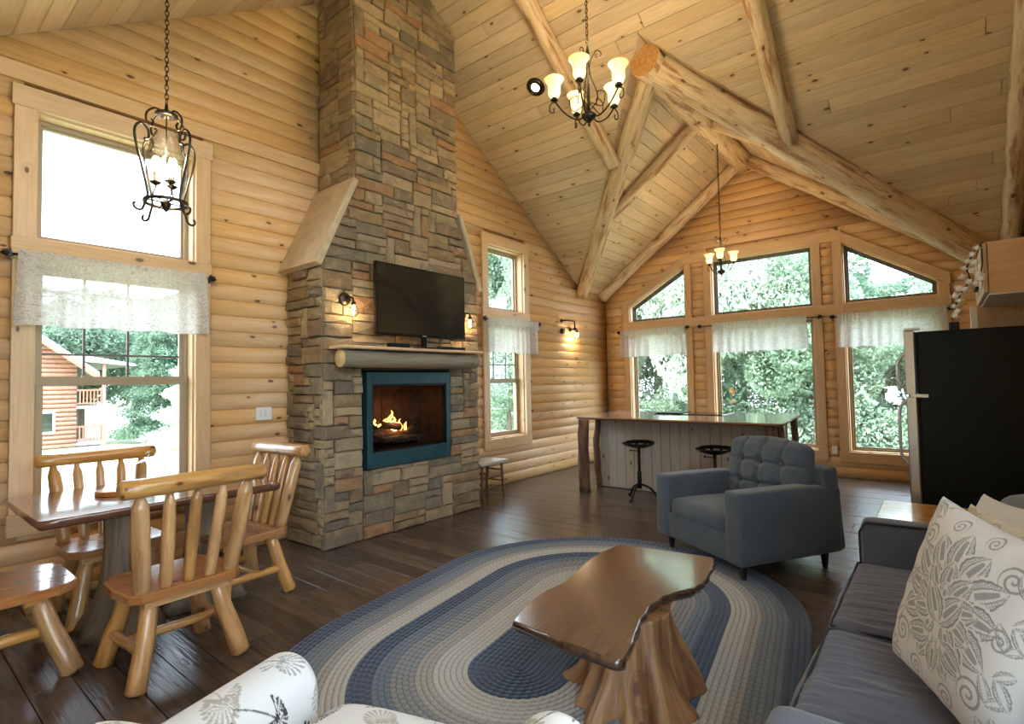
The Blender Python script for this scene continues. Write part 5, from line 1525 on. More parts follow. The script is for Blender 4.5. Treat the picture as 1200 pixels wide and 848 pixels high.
# ------------------------------------------------------------------ printed pillows and the floral armchair
def petal(x, y, cx, cy, ang, L, wd):
    """leaf shape; returns signed coordinate s (<1 inside) and t along"""
    dx, dy = x - cx, y - cy; ca, sa = math.cos(ang), math.sin(ang)
    t = (dx * ca + dy * sa) / L; q = np.abs(-dx * sa + dy * ca) / wd
    prof = np.where((t > 0) & (t < 1), np.sin(np.clip(t, 0, 1) ** .8 * PI) ** .75 * (1 + .07 * np.abs(np.sin(t * 17))), 1e-3)
    return q / np.maximum(prof, 1e-3), t
def damask(x, y):
    """grey leaf medallion print on a unit square -1..1; returns ink 0..1"""
    ink = np.zeros_like(x)
    sp = (np.sin(x * 170) * np.sin(y * 170) > -.15)
    def add(cx, cy, ang, L, wd, core=True):
        nonlocal ink
        s_, t = petal(x, y, cx, cy, ang, L, wd); ins = (t > 0) & (t < 1)
        body = ins & (s_ < 1.0); ink = np.where(ins & (s_ < 1.22), 0, ink)
        ink = np.where(body & (s_ > .84), .95, ink)
        ink = np.where(body & (s_ <= .84) & (s_ > .55) & sp, .62, ink)
        ink = np.where(body & (s_ <= .52) & (s_ > .40), .85, ink)
        if core: ink = np.where(body & (s_ <= .22) & (t > .25) & (t < .8), .75, ink)
    # outer wreath then inner layers
    for k in range(11):
        a = PI / 2 + (k - 5) * .50; add(.30 * math.cos(a), .05 + .34 * math.sin(a), a, .46 if k % 2 else .40, .15)
    for k in range(9):
        a = PI / 2 + (k - 4) * .62; add(.14 * math.cos(a), -.02 + .16 * math.sin(a), a, .36, .115)
    for a in (PI / 2, PI / 2 + .62, PI / 2 - .62): add(0, -.16, a, .44, .13)
    for k in (-1, 1):
        add(k * .05, -.30, -PI / 2 + k * .55, .42, .12); add(k * .10, -.34, -PI / 2 + k * 1.25, .42, .11); add(0, -.36, -PI / 2, .36, .10)
    # corner and border sprigs
    for sx_ in (-1, 1):
        for sy_ in (-1, 1):
            bx, by = sx_ * .92, sy_ * .92
            for q in range(5):
                a = math.atan2(-sy_, -sx_) + (q - 2) * .55; add(bx, by, a, .34, .085, False)
        for q in range(7):
            yy = -.75 + q * .25; add(sx_ * .80, yy, (PI / 2 if q % 2 else -PI / 2) + sx_ * .6, .26, .06, False)
            add(sx_ * .93, yy + .1, PI / 2 + sx_ * 2.2, .2, .05, False)
    # curling tendrils
    for sx_ in (-1, 1):
        for (cx, cy, r0) in ((.60, -.55, .16), (.62, .60, .15), (.72, .05, .12), (.28, -.80, .13), (.25, .86, .10)):
            dx, dy = x - sx_ * cx, y - cy; r = np.hypot(dx, dy); th = np.arctan2(dy, dx * sx_)
            w = np.abs(((r / r0 * 2 - th / (2 * PI)) % 1) - .5); m_ = (r < r0) & (w < .17) & (ink < .1)
            ink = np.where(m_, .8, ink)
    return ink
def pillow(name, lab, loc, rot, w, h, th, n, ground, inkc, fn, flange=.0):
    """square cushion with thin edges, made as one closed sheet pair; fn gives print"""
    us = np.linspace(-1, 1, n + 1); X, Y = np.meshgrid(us, us, indexing='ij')
    prof = (np.maximum(0, 1 - np.abs(X) ** 2.4) * np.maximum(0, 1 - np.abs(Y) ** 2.4)) ** .42
    px = X * w / 2 * (1 - .07 * (1 - Y ** 2) * 1.0 * np.abs(X) ** 3); pz = Y * h / 2 * (1 - .07 * (1 - X ** 2) * np.abs(Y) ** 3)
    # gathers near the seam
    wv = .004 * np.sin(X * 19 + 2 * Y) * np.abs(Y) ** 3 + .004 * np.sin(Y * 17 + X * 3) * np.abs(X) ** 3 + .010 * np.sin(X * 3.1 + 1) * np.sin(Y * 2.3)
    pts = []; cols = []
    g = np.array(ground); kc = np.array(inkc)
    ink = fn(X, Y)[..., None] if fn else np.zeros(X.shape + (1,))
    c = g * (1 - ink) + kc * ink
    for sgn in (1, -1):
        d = sgn * (th / 2 * prof) + wv * prof
        pts.append(np.stack([px, d, pz], -1).reshape(-1, 3)); cols.append(np.concatenate([c, np.ones(X.shape + (1,))], -1).reshape(-1, 4))
    m_ = n + 1; I = (np.arange(n)[:, None] * m_ + np.arange(n)[None, :]).ravel()
    f1 = np.stack([I, I + 1, I + m_ + 1, I + m_], -1); f2 = np.stack([I, I + m_, I + m_ + 1, I + 1], -1) + m_ * m_
    me = bpy.data.meshes.new(name); me.from_pydata(np.concatenate(pts).tolist(), [], np.concatenate([f1, f2]).tolist())
    ca = me.color_attributes.new('print', 'FLOAT_COLOR', 'POINT'); ca.data.foreach_set('color', np.concatenate(cols).astype(np.float32).ravel())
    me.polygons.foreach_set('use_smooth', [True] * len(me.polygons)); me.materials.append(M['print']); me.update()
    o = bpy.data.objects.new(name, me); COL.objects.link(o); o.location = loc; o.rotation_euler = rot
    tag(o, lab, 'pillow'); return o
p1 = pillow('throw_pillow', 'large white pillow with grey leaf medallion print, nearest on the sofa', (.045, 2.02, .755), (math.radians(16), math.radians(-4), math.radians(118)), .56, .56, .17, 300, (.66, .665, .66), (.20, .215, .225), damask)
p2 = pillow('throw_pillow', 'olive and tan printed pillow tucked behind the grey medallion pillow', (.105, 2.12, .748), (math.radians(17), 0, math.radians(115)), .54, .54, .12, 160, (.58, .54, .44), (.30, .24, .12), damask)
p3 = pillow('throw_pillow', 'plain white linen pillow at the far end of the sofa back', (.125, 2.60, .735), (math.radians(17), math.radians(5), math.radians(106)), .54, .52, .14, 40, (.62, .62, .62), (.6, .6, .6), None)

def dandelion(x, y, cx, cy, R_, n, rot, seed):
    dx, dy = x - cx, y - cy; r = np.hypot(dx, dy) / R_; th = np.arctan2(dy, dx) - rot
    k = np.round(th * n / (2 * PI)); dth = th - k * 2 * PI / n
    wob = .8 + .3 * np.sin(k * 12.9898 + seed); t = (r / wob)
    wd = .018 + .10 * np.clip(t - .42, 0, 1) ** 1.2; lat = np.abs(np.sin(dth) * r)
    petals = (t > .12) & (t < 1.0) & (lat < np.where(t > .45, wd, .018)) & ~((t > .93) & (lat > .06))
    fan = np.cos(th) > -.75
    return (petals & fan) | (r < .10)
def floral(u, v):
    """returns colour arrays for printed cotton in metres"""
    g = np.ones(u.shape + (3,)) * np.array((.66, .65, .62))
    def put(mask, c): g[mask] = c
    beige = (.40, .36, .29); blackc = (.045, .045, .045); greyc = (.30, .30, .28)
    S = .20
    for iu in range(-2, 8):
        for iv in range(-2, 16):
            cu, cv = iu * S + (.5 * S if iv % 2 else 0), iv * S * .62
            k = (iu * 5 + iv * 3) % 4
            c = (blackc, beige, greyc, blackc)[k]; R_ = (.068, .078, .06, .062)[k]
            rot = (.8, 2.0, 1.3, 2.6)[k]
            # stem
            dx, dy = u - cu, v - cv; ca, sa = math.cos(rot), math.sin(rot); al = dx * ca + dy * sa; ac_ = -dx * sa + dy * ca
            put((al < 0) & (al > -.13) & (np.abs(ac_ - .9 * al * al) < .0022), beige if c == beige else (.10, .10, .09))
            put(dandelion(u, v, cu, cv, R_, 22 if k != 1 else 30, rot, k), c)
    return g
fc = thing('floral_armchair', 'cream armchair printed with black and beige dandelions, cut by the bottom edge', 'armchair', (-1.12, .66, 0), math.radians(17))
def printed(name, fn, nu, nv, uvfn, par, closed=False):
    iu, iv = np.meshgrid(np.linspace(0, 1, nu + 1), np.linspace(0, 1, nv + 1), indexing='ij')
    P = fn(iu, iv); U, Vv = uvfn(iu, iv); c = floral(U, Vv); c = np.concatenate([c, np.ones(c.shape[:2] + (1,))], -1)
    m_ = nv + 1; I = (np.arange(nu)[:, None] * m_ + np.arange(nv)[None, :]).ravel()
    f = np.stack([I, I + m_, I + m_ + 1, I + 1], -1)
    me = bpy.data.meshes.new(name); me.from_pydata(P.reshape(-1, 3).tolist(), [], f.tolist())
    ca = me.color_attributes.new('print', 'FLOAT_COLOR', 'POINT'); ca.data.foreach_set('color', c.astype(np.float32).ravel())
    me.polygons.foreach_set('use_smooth', [True] * len(me.polygons)); me.materials.append(M['print']); me.update()
    o = bpy.data.objects.new(name, me); COL.objects.link(o); o.parent = par; return o
def armshape(x0, x1, y0, y1, zt, rr):
    """closed rounded loaf: u runs along y, v around the section; ends pinched shut with a rounded edge"""
    def fn(u, v):
        w = x1 - x0; cx = (x0 + x1) / 2
        # end rounding
        L = y1 - y0; s = u * 1.0
        e = .05; yy = np.where(s < .08, y0 + e * (1 - np.cos(s / .08 * PI / 2)), np.where(s > .92, y1 - e * (1 - np.cos((1 - s) / .08 * PI / 2)), y0 + e + (L - 2 * e) * (s - .08) / .84))
        k = np.where(s < .08, np.sin(s / .08 * PI / 2), np.where(s > .92, np.sin((1 - s) / .08 * PI / 2), 1.0)) 
        k = .0 + 1.0 * k
        # section: up one side, over the top arc, down the other
        H_ = zt - rr; tot = 2 * H_ + PI * rr; d = v * tot
        th = np.clip((d - H_) / rr, 0, PI)
        sx = np.where(d < H_, -1, np.where(d > H_ + PI * rr, 1, -np.cos(th)))
        zz = np.where(d < H_, d, np.where(d > H_ + PI * rr, tot - d, H_ + rr * np.sin(th)))
        rx = w / 2 - e * (1 - k); zz = zz - e * (1 - k) * (zz / zt)
        rx = np.where(k < .02, 0, rx); zz = np.where(k < .02, zz * 0 + zt * .55 * 0 + zz * 1.0, zz)
        x = cx + sx * rx
        return np.stack([x, yy, np.maximum(zz, .02)], -1)
    return fn
aw = .20
printed('arm', armshape(-.50, -.29, -.42, .36, .635, .10), 300, 300, lambda u, v: (u * .8 + .10, v * 1.35 + .05), fc)
printed('arm', armshape(.36, .57, -.42, .36, .635, .10), 300, 300, lambda u, v: (u * .8 + .3, v * 1.35 + .4), fc)
def loaf(x0, x1, y0, y1, z0, z1, pu):
    def fn(u, v):
        X = 2 * u - 1; Y = 2 * v - 1
        k = (np.maximum(0, 1 - np.abs(X) ** 6) * np.maximum(0, 1 - np.abs(Y) ** 6)) ** .4
        return np.stack([lerp(x0, x1, u), lerp(y0, y1, v), z0 + (z1 - z0) * k + pu * (1 - X * X) * (1 - Y * Y)], -1)
    return fn
printed('seat_cushion', loaf(-.30, .37, -.22, .43, .30, .525, .025), 260, 260, lambda u, v: (u * .65 + .22, v * .7 + .1), fc)
def backf(u, v):
    t = u; X = 2 * v - 1
    a = t * PI; yb = -.30 - .0; thick = .09
    y = yb - .0 + np.cos(a) * thick - .16 * np.sin(a) * 0; z = .30 + .50 * np.minimum(1, np.sin(a) * 1.25) - .03 * np.abs(X) ** 4
    return np.stack([X * .34, y, z], -1)
printed('backrest', backf, 120, 160, lambda u, v: (v * .8, u * 1.1), fc)
mb = MB(); mb.box(-.47, .47, -.40, .33, .08, .32, bev=.02); mb.build('base', M['whitecush'], fc)
for sx in (-.42, .42):
    for sy in (-.36, .30):
        mb = MB(); taper_leg(mb, sx, sy, .10); mb.build('leg', M['darkleg'], fc)
# ------------------------------------------------------------------ kitchen island
isl = thing('kitchen_island', 'kitchen island with whitewashed beadboard front and log posts before the window wall', 'kitchen island', (-2.62, 6.8, 0))
IM = Matrix.Translation((2.62, -6.8, 0))
ctop = [(-3.84, 6.12), (-3.87, 6.3), (-3.93, 6.8), (-3.98, 7.3), (-3.97, 7.6), (-1.43, 7.66), (-1.38, 7.2), (-1.33, 6.6), (-1.27, 5.95), (-1.6, 5.965), (-2.2, 6.0), (-2.8, 6.05), (-3.3, 6.085)]
slab_top('countertop', [(a + 2.62, b - 6.8) for a, b in ctop], .938, .972, M['counter'], isl, la=0, edge=M['counteredge'], rough=.003)
mb = MB(); mb.box(-3.66, -1.58, 6.52, 7.45, .0, .938); mb.build('cabinet_body', M['bead'], isl, T=IM)
x = -3.70; k = 0
while x < -1.56:
    mb = MB(); mb.box(x + .002, x + .1235, 6.492, 6.52, .005, .936, la=2, bev=.005); mb.build('beadboard', M['bead'], isl, T=IM); x += .1255
y = 6.50
while y < 7.4:
    for xs in (-3.695, -1.58): 
        mb = MB(); mb.box(xs, xs + .03, y + .002, y + .1235, .005, .936, la=2, bev=.005); mb.build('beadboard', M['bead'], isl, T=IM)
    y += .1255
for (px, py, r, bd, lb) in ((-3.70, 6.06, .072, .012, 1), (-3.72, 6.46, .04, .03, 2), (-1.42, 6.06, .055, .02, 1), (-1.44, 6.50, .036, .04, 2), (-1.5, 7.55, .04, .03, 1)):
    mb = MB(); n = 10
    pts = [(px + bd * math.sin(i / n * PI * 1.3 + px) * .8, py, .938 * i / n) for i in range(n + 1)]
    mb.tube(pts, [r * (1.05 - .15 * i / n + .12 * noise.noise(Vector((i * .7, px * 9, py)))) for i in range(n + 1)], 10, wob=.4); mb.build('log_post', M['bark'], isl, T=IM)
cook = thing('cooktop', 'flat black glass cooktop set on the island counter', 'cooktop', (-2.65, 7.22, .972))
mb = MB(); mb.box(-.46, .46, -.25, .25, .0005, .010, bev=.003); mb.build('glass_plate', M['cooktop'], cook)
mb = MB(); mb.box(-.44, -.12, -.2, .2, .010, .020, bev=.002); mb.build('grille', M['black'], cook)

def tractor(label, x, y, rz, h=.665):
    t = thing('tractor_seat_stool', label, 'stool', (x, y, 0), rz, 'black tractor seat stools at the island')
    mb = MB(); mb.tube([(0, 0, .17), (0, 0, h - .06)], .019, 12); mb.tube([(0, 0, .12), (0, 0, .32)], .026, 12); mb.build('post', M['black'], t)
    for k in range(3):
        a = k * 2 * PI / 3 + .4; d = (math.cos(a), math.sin(a)); mb = MB()
        mb.tube(bez([(0, 0, .17), (.06 * d[0], .06 * d[1], .155), (.14 * d[0], .14 * d[1], .11), (.20 * d[0], .20 * d[1], .025), (.235 * d[0], .235 * d[1], .014)], 5), .013, 8)
        mb.lathe([(.024, 0), (.026, .01), (.012, .02)], (.235 * d[0], .235 * d[1], 0), 10); mb.build('leg', M['black'], t)
    mb = MB(); mb.tube([(0, 0, h - .09), (-.11, .02, h - .09)], .006, 6); mb.ball((-.115, .02, h - .09), .013, 8); mb.build('height_lever', M['black'], t)
    mb = MB(); nu, nv = 30, 12
    def P(i, j):
        a = 2 * PI * i / nu; r = j / nv
        w = .205 * (1 - .10 * math.cos(2 * a)); dx = w * r * math.cos(a) * (1.0 + .05 * (math.sin(a) < 0)); dy = .165 * r * math.sin(a)
        back = max(0, math.sin(a)); z = h - .05 + .055 * r ** 2.2 + .02 * back * r ** 3
        return (dx, dy, z)
    def sk(i, j): return 4 <= j <= 6 and i % 3 == 1 or (8 <= j <= 9 and i % 3 != 0)
    mb.grid(P, nu, nv, skip=sk); mb.grid(lambda i, j: tuple(a - b for a, b in zip(P(i, j), (0, 0, .007))), nu, nv, skip=sk, flip=True)
    mb.tube([P(i, nv) for i in range(nu)], .007, 6, closed=True); mb.build('pan_seat', M['black'], t)
    return t
tractor('black iron tractor seat stool at the left end of the island', -2.93, 6.08, .1)
tractor('black iron tractor seat stool partly behind the grey armchair', -1.98, 5.98, .0)

# small stool beside the fireplace
ws = thing('wooden_stool', 'small stool with pale plank seat and dark stick legs under the narrow window', 'stool', (-4.64, 5.16, 0))
mb = MB(); mb.box(-.20, .17, -.27, .27, .405, .445, la=1, bev=.006); mb.build('seat', M['bead'], ws)
for sx in (-.14, .11):
    for sy in (-.19, .19):
        mb = MB(); log(mb, (sx, sy, .41), (sx * 1.15, sy * 1.1, .01), .019, .017, 8, wob=.15); mb.build('leg', M['bark'], ws)
for sy in (-.2, .2):
    for z in (.17, .31): mb = MB(); log(mb, (-.14, sy, z), (.11, sy, z), .012, .011, 7); mb.build('rung', M['bark'], ws)
for sx in (-.15, .12): mb = MB(); log(mb, (sx, -.2, .24), (sx, .2, .24), .012, .011, 7); mb.build('rung', M['bark'], ws)

# ------------------------------------------------------------------ refrigerator and cabinet
fr_ = thing('refrigerator', 'tall black refrigerator with steel door edges at the right', 'refrigerator', (.27, 4.97, 0))
FM = Matrix.Translation((-.27, -4.97, 0))
mb = MB(); mb.box(-.125, .74, 4.61, 5.36, .03, 1.745, bev=.008); mb.build('body', M['fridgeblack'], fr_, T=FM)
for z0, z1 in ((.08, 1.295), (1.31, 1.755)):
    mb = MB(); mb.box(-.195, -.135, 4.60, 5.37, z0, z1, bev=.006); d = mb.build('door', M['steel'], fr_, T=FM)
    mb = MB(); mb.box(-.134, -.126, 4.615, 5.355, z0 + .01, z1 - .01); mb.build('gasket', M['black'], d, T=FM)
    mb = MB()
    if z0 < 1: a, b = .82, 1.27
    else: a, b = 1.34, 1.60
    mb.tube(bez([(-.19, 4.66, a), (-.235, 4.66, a + .06), (-.24, 4.66, (a + b) / 2), (-.235, 4.66, b - .06), (-.19, 4.66, b)], 6), .010, 8); mb.build('handle', M['black'] if 0 else M['steel'], d, T=FM)
mb = MB(); mb.box(-.19, -.10, 4.595, 4.64, 1.755, 1.772, bev=.003); mb.box(-.17, -.07, 4.596, 4.612, 1.29, 1.315, bev=.003); mb.build('hinge', M['steel'], fr_, T=FM)
mb = MB(); mb.box(-.12, .73, 4.62, 5.35, .0, .03); mb.build('foot_plinth', M['black'], fr_, T=FM)
small('black_box', 'small black box standing on top of the refrigerator', 'box', .055, .11, 4.66, 4.72, 1.7455, 1.80, M['black'])
cbx = thing('wall_cabinet', 'pine wall cabinet above the refrigerator', 'cabinet', (.5, 5.0, 1.96))
CM = Matrix.Translation((-.5, -5.0, -1.96))
mb = MB(); mb.box(.265, XR - .04, 4.60, 5.50, 1.965, 2.30, la=0); mb.build('body', M['cabinet'], cbx, T=CM)
mb = MB(); mb.box(.262, XR - .04, 4.61, 5.49, 1.955, 1.965, la=0); mb.build('underside', M['ceramic'], cbx, T=CM)
for k in range(2):
    mb = MB(); mb.box(.238, .262, 4.605 + k * .45, 5.045 + k * .45, 1.97, 2.295, la=2, bev=.004); d = mb.build('door', M['cabinet'], cbx, T=CM)
    mb = MB(); mb.box(.232, .24, 4.655 + k * .45, 4.995 + k * .45, 2.02, 2.245, la=2, bev=.004); mb.build('raised_panel', M['cabinet'], d, T=CM)
    mb = MB(); mb.ball((.222, 4.98 + k * .13, 2.05), .014, 8); mb.build('knob', M['iron'], d, T=CM)
mb = MB(); mb.box(.24, XR - .04, 5.42, 5.46, .0, 1.955, la=2); mb.build('tall_panel', M['cabinet'], cbx, T=CM)
mb = MB(); mb.box(.195, .235, 5.42, 5.46, 0.0, 1.965, la=2, bev=.003); mb.build('white_stile', M['ceramic'], cbx, T=CM)
# garland of white ceramic charms, draped from the cabinet corner to the fridge top
gl = thing('ceramic_garland', 'garland of white ceramic teapots and cups hanging from the cabinet corner', 'garland', (.16, 4.62, 2.0))
path = bez([(.245, 4.575, 2.30), (.20, 4.57, 2.24), (.16, 4.57, 2.14), (.17, 4.57, 2.06), (.125, 4.58, 1.98), (.095, 4.59, 1.90), (.085, 4.60, 1.82)], 5)
GMx = Matrix.Translation((-.16, -4.62, -2.0))
mb = MB(); mb.tube(path, .004, 6); mb.tube(bez([(.235, 4.575, 2.28), (.235, 4.57, 2.15), (.20, 4.57, 2.03), (.17, 4.57, 2.05)], 4), .004, 6); mb.build('cord', M['black'], gl, T=GMx)
spots = [(.215, 2.265), (.19, 2.225), (.165, 2.185), (.20, 2.17), (.145, 2.14), (.185, 2.12), (.215, 2.09), (.135, 2.085), (.165, 2.05), (.20, 2.035), (.115, 2.01), (.145, 2.0), (.225, 2.06), (.095, 1.965), (.115, 1.93), (.085, 1.895), (.10, 1.86), (.09, 1.83)]
for i, (gx, gz) in enumerate(spots):
    mb = MB(); s_ = rnd.uniform(.8, 1.15); Rr = Matrix.Rotation(rnd.uniform(-.9, .9), 4, 'Y') @ Matrix.Rotation(rnd.uniform(-.5, .5), 4, 'X')
    mb.lathe([(1e-4, -.016 * s_), (.011 * s_, -.015 * s_), (.017 * s_, -.004 * s_), (.014 * s_, .010 * s_), (.006 * s_, .016 * s_), (.003, .021 * s_), (1e-4, .022 * s_)], seg=10)
    mb.tube([(.012 * s_, 0, 0), (.022 * s_, 0, .004), (.027 * s_, 0, .013)], .0035, 5); mb.tube([(-.013 * s_, 0, .007), (-.024 * s_, 0, .006), (-.023 * s_, 0, -.008), (-.013 * s_, 0, -.009)], .0028, 5)
    mb.v = [tuple((Rr @ Vector(p)) + Vector((gx - .16, -.055 + rnd.uniform(-.006, .006), gz - 2.0))) for p in mb.v]
    mb.build('ceramic_charm', M['ceramic'], gl)
# ------------------------------------------------------------------ outdoors
def ground_z(x, y):
    d = max(0, -x - 8) * .045 + max(0, y - 12) * .02
    return -.45 - min(d, 2.4)
mb = MB(); ng = 40
mb.grid(lambda i, j: (lerp(-85, 60, i / ng), lerp(-60, 80, j / ng), ground_z(lerp(-85, 60, i / ng), lerp(-60, 80, j / ng))), ng, ng)
o = mb.build('lawn', M['grass']); o['kind'] = 'structure'
rs = np.random.RandomState(3)
def foliage_mesh(name, n, rx, rz, leaf, kind, seed, mat):
    r = np.random.RandomState(seed); nb = 26
    if kind == 'round':
        cl = r.normal(size=(nb, 3)); cl /= np.linalg.norm(cl, axis=1)[:, None]; cl *= r.uniform(.45, .95, nb)[:, None]
        cl *= (rx * .72, rx * .72, rz * .75)
        who = r.randint(0, nb, n); d = r.normal(size=(n, 3)); d /= np.linalg.norm(d, axis=1)[:, None]
        P = cl[who] + d * (r.uniform(.65, 1.0, n) ** .5 * rx * .36)[:, None]; P[:, 2] += rz
    else:
        h = r.uniform(0, 1, n) ** 1.25; a = r.uniform(0, 2 * PI, n)
        tier = 1 + .18 * np.sin(h * 40); rr = rx * (1 - h) ** .8 * r.uniform(.55, 1, n) * tier * (1 + .15 * np.sin(a * 7 + h * 9)) + .05
        P = np.stack([rr * np.cos(a), rr * np.sin(a), h * 2 * rz], -1)
    A = r.normal(size=(n, 3)); A /= np.linalg.norm(A, axis=1)[:, None]; B = np.cross(A, r.normal(size=(n, 3))); B /= np.linalg.norm(B, axis=1)[:, None]
    L = leaf * r.uniform(.6, 1.3, n)[:, None] * .58
    V = np.stack([P - A * L, P + B * L * .5, P + A * L, P - B * L * .5], 1).reshape(-1, 3)
    me = bpy.data.meshes.new(name); me.from_pydata(V.tolist(), [], (np.arange(4 * n).reshape(n, 4)).tolist()); me.materials.append(mat); me.update()
    return me
FOL = {'leafy': foliage_mesh('foliage', 38000, 3.0, 3.6, .15, 'round', 1, M['leafmid']),
       'dark': foliage_mesh('foliage', 38000, 3.0, 3.8, .15, 'round', 2, M['leafdark']),
       'pale': foliage_mesh('foliage', 28000, 3.0, 3.4, .14, 'round', 3, M['leafpale']),
       'fir': foliage_mesh('foliage', 38000, 2.4, 4.2, .14, 'cone', 4, M['leafdark']),
       'palefir': foliage_mesh('foliage', 38000, 2.4, 3.4, .14, 'cone', 5, M['leafpale'])}
def tree(kind, x, y, s, label, group, zs=1.0):
    t = thing('tree' if 'fir' not in kind else 'fir_tree', label, 'tree', (x, y, ground_z(x, y)), rnd.uniform(0, 6.2), group)
    f = bpy.data.objects.new('foliage', FOL[kind]); COL.objects.link(f); f.parent = t; f.scale = (s, s, s * zs); f.location = (0, 0, .35 if 'fir' in kind else .9 * s)
    mb = MB(); h = 3.4 * s * zs; mb.tube([(0, 0, -.1), (.08, .03, h * .5), (0, .05, h)], [.2 * s, .15 * s, .06 * s], 8); mb.build('trunk', M['trunk'], t)
TREES = []
G1 = 'trees beyond the window wall'
names = {'leafy': 'mid green leafy tree', 'dark': 'dark green leafy tree', 'pale': 'pale sunlit leafy tree', 'fir': 'dark pointed fir', 'palefir': 'pale silvery spruce'}
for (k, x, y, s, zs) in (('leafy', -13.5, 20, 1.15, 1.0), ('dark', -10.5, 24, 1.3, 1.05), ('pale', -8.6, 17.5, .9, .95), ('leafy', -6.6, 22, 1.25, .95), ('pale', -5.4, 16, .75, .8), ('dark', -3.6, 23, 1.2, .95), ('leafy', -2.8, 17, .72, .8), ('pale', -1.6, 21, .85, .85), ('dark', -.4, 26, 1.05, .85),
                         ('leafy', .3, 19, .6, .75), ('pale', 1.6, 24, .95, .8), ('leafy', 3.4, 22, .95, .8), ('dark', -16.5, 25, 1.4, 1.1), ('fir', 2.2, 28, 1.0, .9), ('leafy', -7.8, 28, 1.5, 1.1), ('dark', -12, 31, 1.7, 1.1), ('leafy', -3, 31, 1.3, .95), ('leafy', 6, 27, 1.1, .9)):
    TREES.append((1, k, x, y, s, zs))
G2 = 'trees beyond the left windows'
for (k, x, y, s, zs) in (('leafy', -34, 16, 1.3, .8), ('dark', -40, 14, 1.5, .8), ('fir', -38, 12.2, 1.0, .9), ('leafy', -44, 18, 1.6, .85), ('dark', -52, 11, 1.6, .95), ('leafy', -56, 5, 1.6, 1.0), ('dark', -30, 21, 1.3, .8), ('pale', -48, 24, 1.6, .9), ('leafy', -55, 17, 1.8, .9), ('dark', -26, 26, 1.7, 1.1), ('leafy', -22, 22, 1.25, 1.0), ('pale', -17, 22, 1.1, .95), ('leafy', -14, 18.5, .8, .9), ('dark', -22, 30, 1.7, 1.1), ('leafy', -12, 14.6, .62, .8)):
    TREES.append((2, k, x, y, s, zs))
ORD = ['leftmost', 'second', 'third', 'fourth', 'fifth', 'sixth', 'seventh', 'eighth', 'ninth', 'tenth', 'eleventh', 'twelfth', 'thirteenth', 'fourteenth', 'fifteenth', 'sixteenth', 'seventeenth', 'eighteenth', 'nineteenth']
for g, gn, wh in ((1, G1, 'the window wall'), (2, G2, 'the left windows')):
    L = sorted([q for q in TREES if q[0] == g], key=lambda q: math.atan2(q[2], q[3]))
    for i, (_, k, x, y, s, zs) in enumerate(L):
        far = 'far ' if math.hypot(x, y) > (26 if g == 1 else 48) else ''
        if g == 1:
            q = x / y; ks = [(-.8, .36), (-.5, .34), (-.3, .25), (-.22, .17), (-.13, .115), (0, .09), (.3, .12)]
            rt = ks[0][1] if q < ks[0][0] else ks[-1][1]
            for (a, b), (c, d) in zip(ks[:-1], ks[1:]):
                if a <= q < c: rt = lerp(b, d, (q - a) / (c - a))
            top = 1.45 + y * rt * rnd.uniform(.95, 1.12) - ground_z(x, y); zs = max(.4, (top / s - .9) / 5.0)
        tree(k, x, y, s, (ORD[i] + ' tree beyond ' + wh if i == 0 else ORD[i] + ' tree from the left beyond ' + wh) + ', ' + far + names[k], gn, zs)
tree('palefir', -27, 10.6, .92, 'bushy silvery spruce on the lawn right of the red cabin', None)
tree('pale', -26, 2.6, .32, 'small pale shrub before the wall of the red cabin', None, 1.1)

us = foliage_mesh('undergrowth', 110000, 1, 1, .11, 'round', 9, M['leafmid'])
co = np.empty(len(us.vertices) * 3, dtype=np.float32); us.vertices.foreach_get('co', co); co = co.reshape(-1, 4, 3); ctr = co.mean(1, keepdims=True)
nq = len(co); px = rs.uniform(-17, 5, nq); py = 16.5 + rs.uniform(0, 4, nq) - .0 * px; hh = 2.5 + .9 * np.sin(px * 1.1) + .6 * np.sin(px * 2.7 + 1)
pz = -.6 + rs.uniform(0, 1, nq) * hh; new = np.stack([px, py, pz], -1)[:, None, :] + (co - ctr)
us.vertices.foreach_set('co', new.reshape(-1)); us.update()
o = bpy.data.objects.new('undergrowth', us); COL.objects.link(o); tag(o, 'tangled green bushes along the edge of the lawn beyond the window wall', 'bushes', kind='stuff')
# red cabin beyond the lawn
hx = -40.0; K = 2.857
def hp(y14, z14): return (y14 * K, 1.45 + K * (z14 - 1.45))
cabn = thing('log_cabin', 'red log cabin with pale roof and corner porch across the lawn', 'building', (hx, 4, ground_z(hx, 4)))
CBm = Matrix.Translation((-hx, -4, -ground_z(hx, 4)))
gz = ground_z(hx, 4)
yc = hp(2.90, 0)[0]; ze = hp(0, 1.95)[1]; sl_ = .80; yp = -4.0; zp = ze + sl_ * (yc - yp)
z = gz
while z < zp:
    h = .26; yl = yp - (zp - z) / sl_ if z > ze else yp * 2 - yc; yr = yc if z <= ze else yp + (zp - z) / sl_
    mb = MB(); mb.box(hx - 8, hx - .1, yl, yr, z, z + h); 
    mb.tube([(hx - .06, yl, z + h / 2), (hx - .06, yr, z + h / 2)], .125, 8); mb.build('wall_log', M['redlog'], cabn, T=CBm); z += h
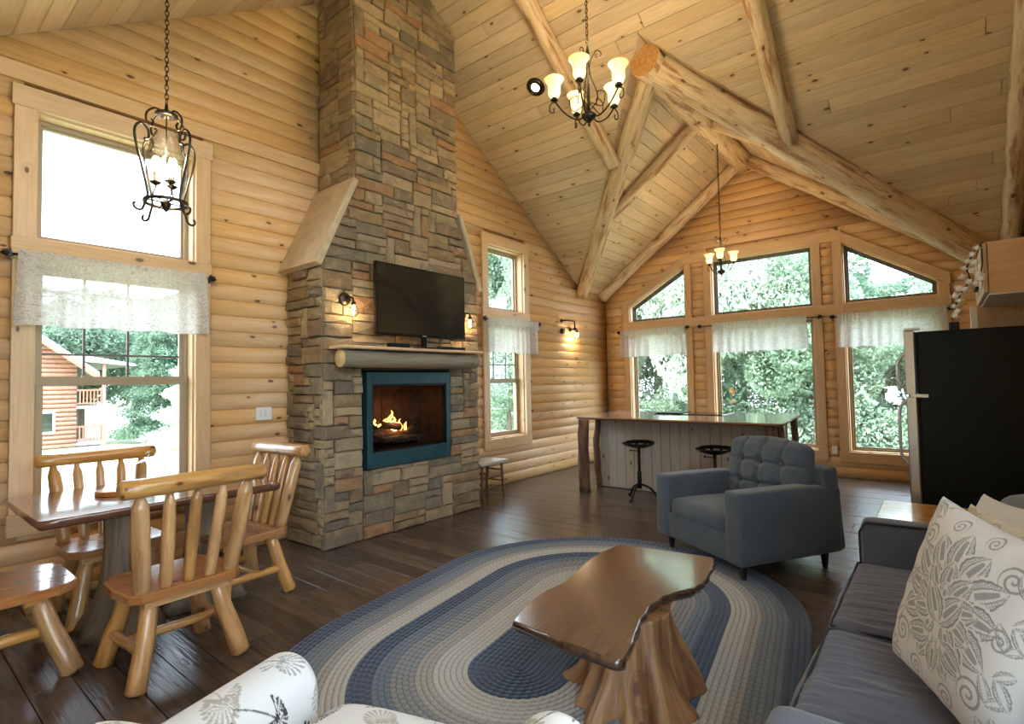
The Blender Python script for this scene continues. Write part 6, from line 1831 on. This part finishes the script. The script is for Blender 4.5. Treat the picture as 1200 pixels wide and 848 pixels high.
for sg in (-1, 1):
    mb = MB(); a = (yp, zp + .15); b = (yp + sg * (yc - yp + .9), ze - sl_ * .9 + .15)
    pg = [a, b, (b[0], b[1] + .22), (a[0], a[1] + .25)]
    mb.prism(pg, hx - 8.5, hx + .9, T=TY); mb.build('roof', M['roofgrey'], cabn, T=CBm)
    mb = MB(); mb.prism([(a[0], a[1] - .28), (b[0], b[1] - .28), (b[0], b[1] + .02), (a[0], a[1])], hx + .85, hx + .95, T=TY); mb.build('rake_board', M['redtrim'], cabn, T=CBm)
py = hp(3.32, 0)[0]; zr = hp(0, 1.25)[1]
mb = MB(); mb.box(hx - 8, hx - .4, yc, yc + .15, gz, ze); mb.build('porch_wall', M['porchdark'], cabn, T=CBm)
for zz, nm in ((zr - .35, 'upper'), (gz + .25, 'lower')):
    mb = MB(); mb.box(hx - 3.5, hx + .2, yc, py + .2, zz - .15, zz); mb.build('porch_floor', M['roofgrey'], cabn, T=CBm)
    mb = MB(); mb.box(hx + .1, hx + .18, yc, py, zz + .9, zz + 1.0); mb.box(hx + .1, hx + .18, yc, py, zz + .12, zz + .2); mb.build('railing_bar', M['redtrim'], cabn, T=CBm)
    q = yc + .1
    while q < py: mb = MB(); mb.box(hx + .11, hx + .17, q, q + .06, zz + .15, zz + .92); mb.build('baluster', M['redtrim'], cabn, T=CBm); q += .17
mb = MB(); mb.box(hx + .05, hx + .22, py, py + .17, gz, ze + .2, la=2); mb.build('porch_post', M['redlog'], cabn, T=CBm)
mb = MB(); mb.prism([(yc - .3, ze + .35), (py + 1.6, ze + .05), (py + 1.6, ze + .2), (yc - .3, ze + .75)], hx - 8, hx + .6, T=TY); mb.build('porch_roof', M['roofgrey'], cabn, T=CBm)
mb = MB(); mb.box(hx - .05, hx + .10, 6.1, 7.3, gz + .9, gz + 2.2); f = mb.build('window', M['white'], cabn, T=CBm)
mb = MB(); mb.box(hx + .10, hx + .12, 6.22, 7.18, gz + 1.02, gz + 2.08); mb.build('pane', M['tvscreen'], f, T=CBm)
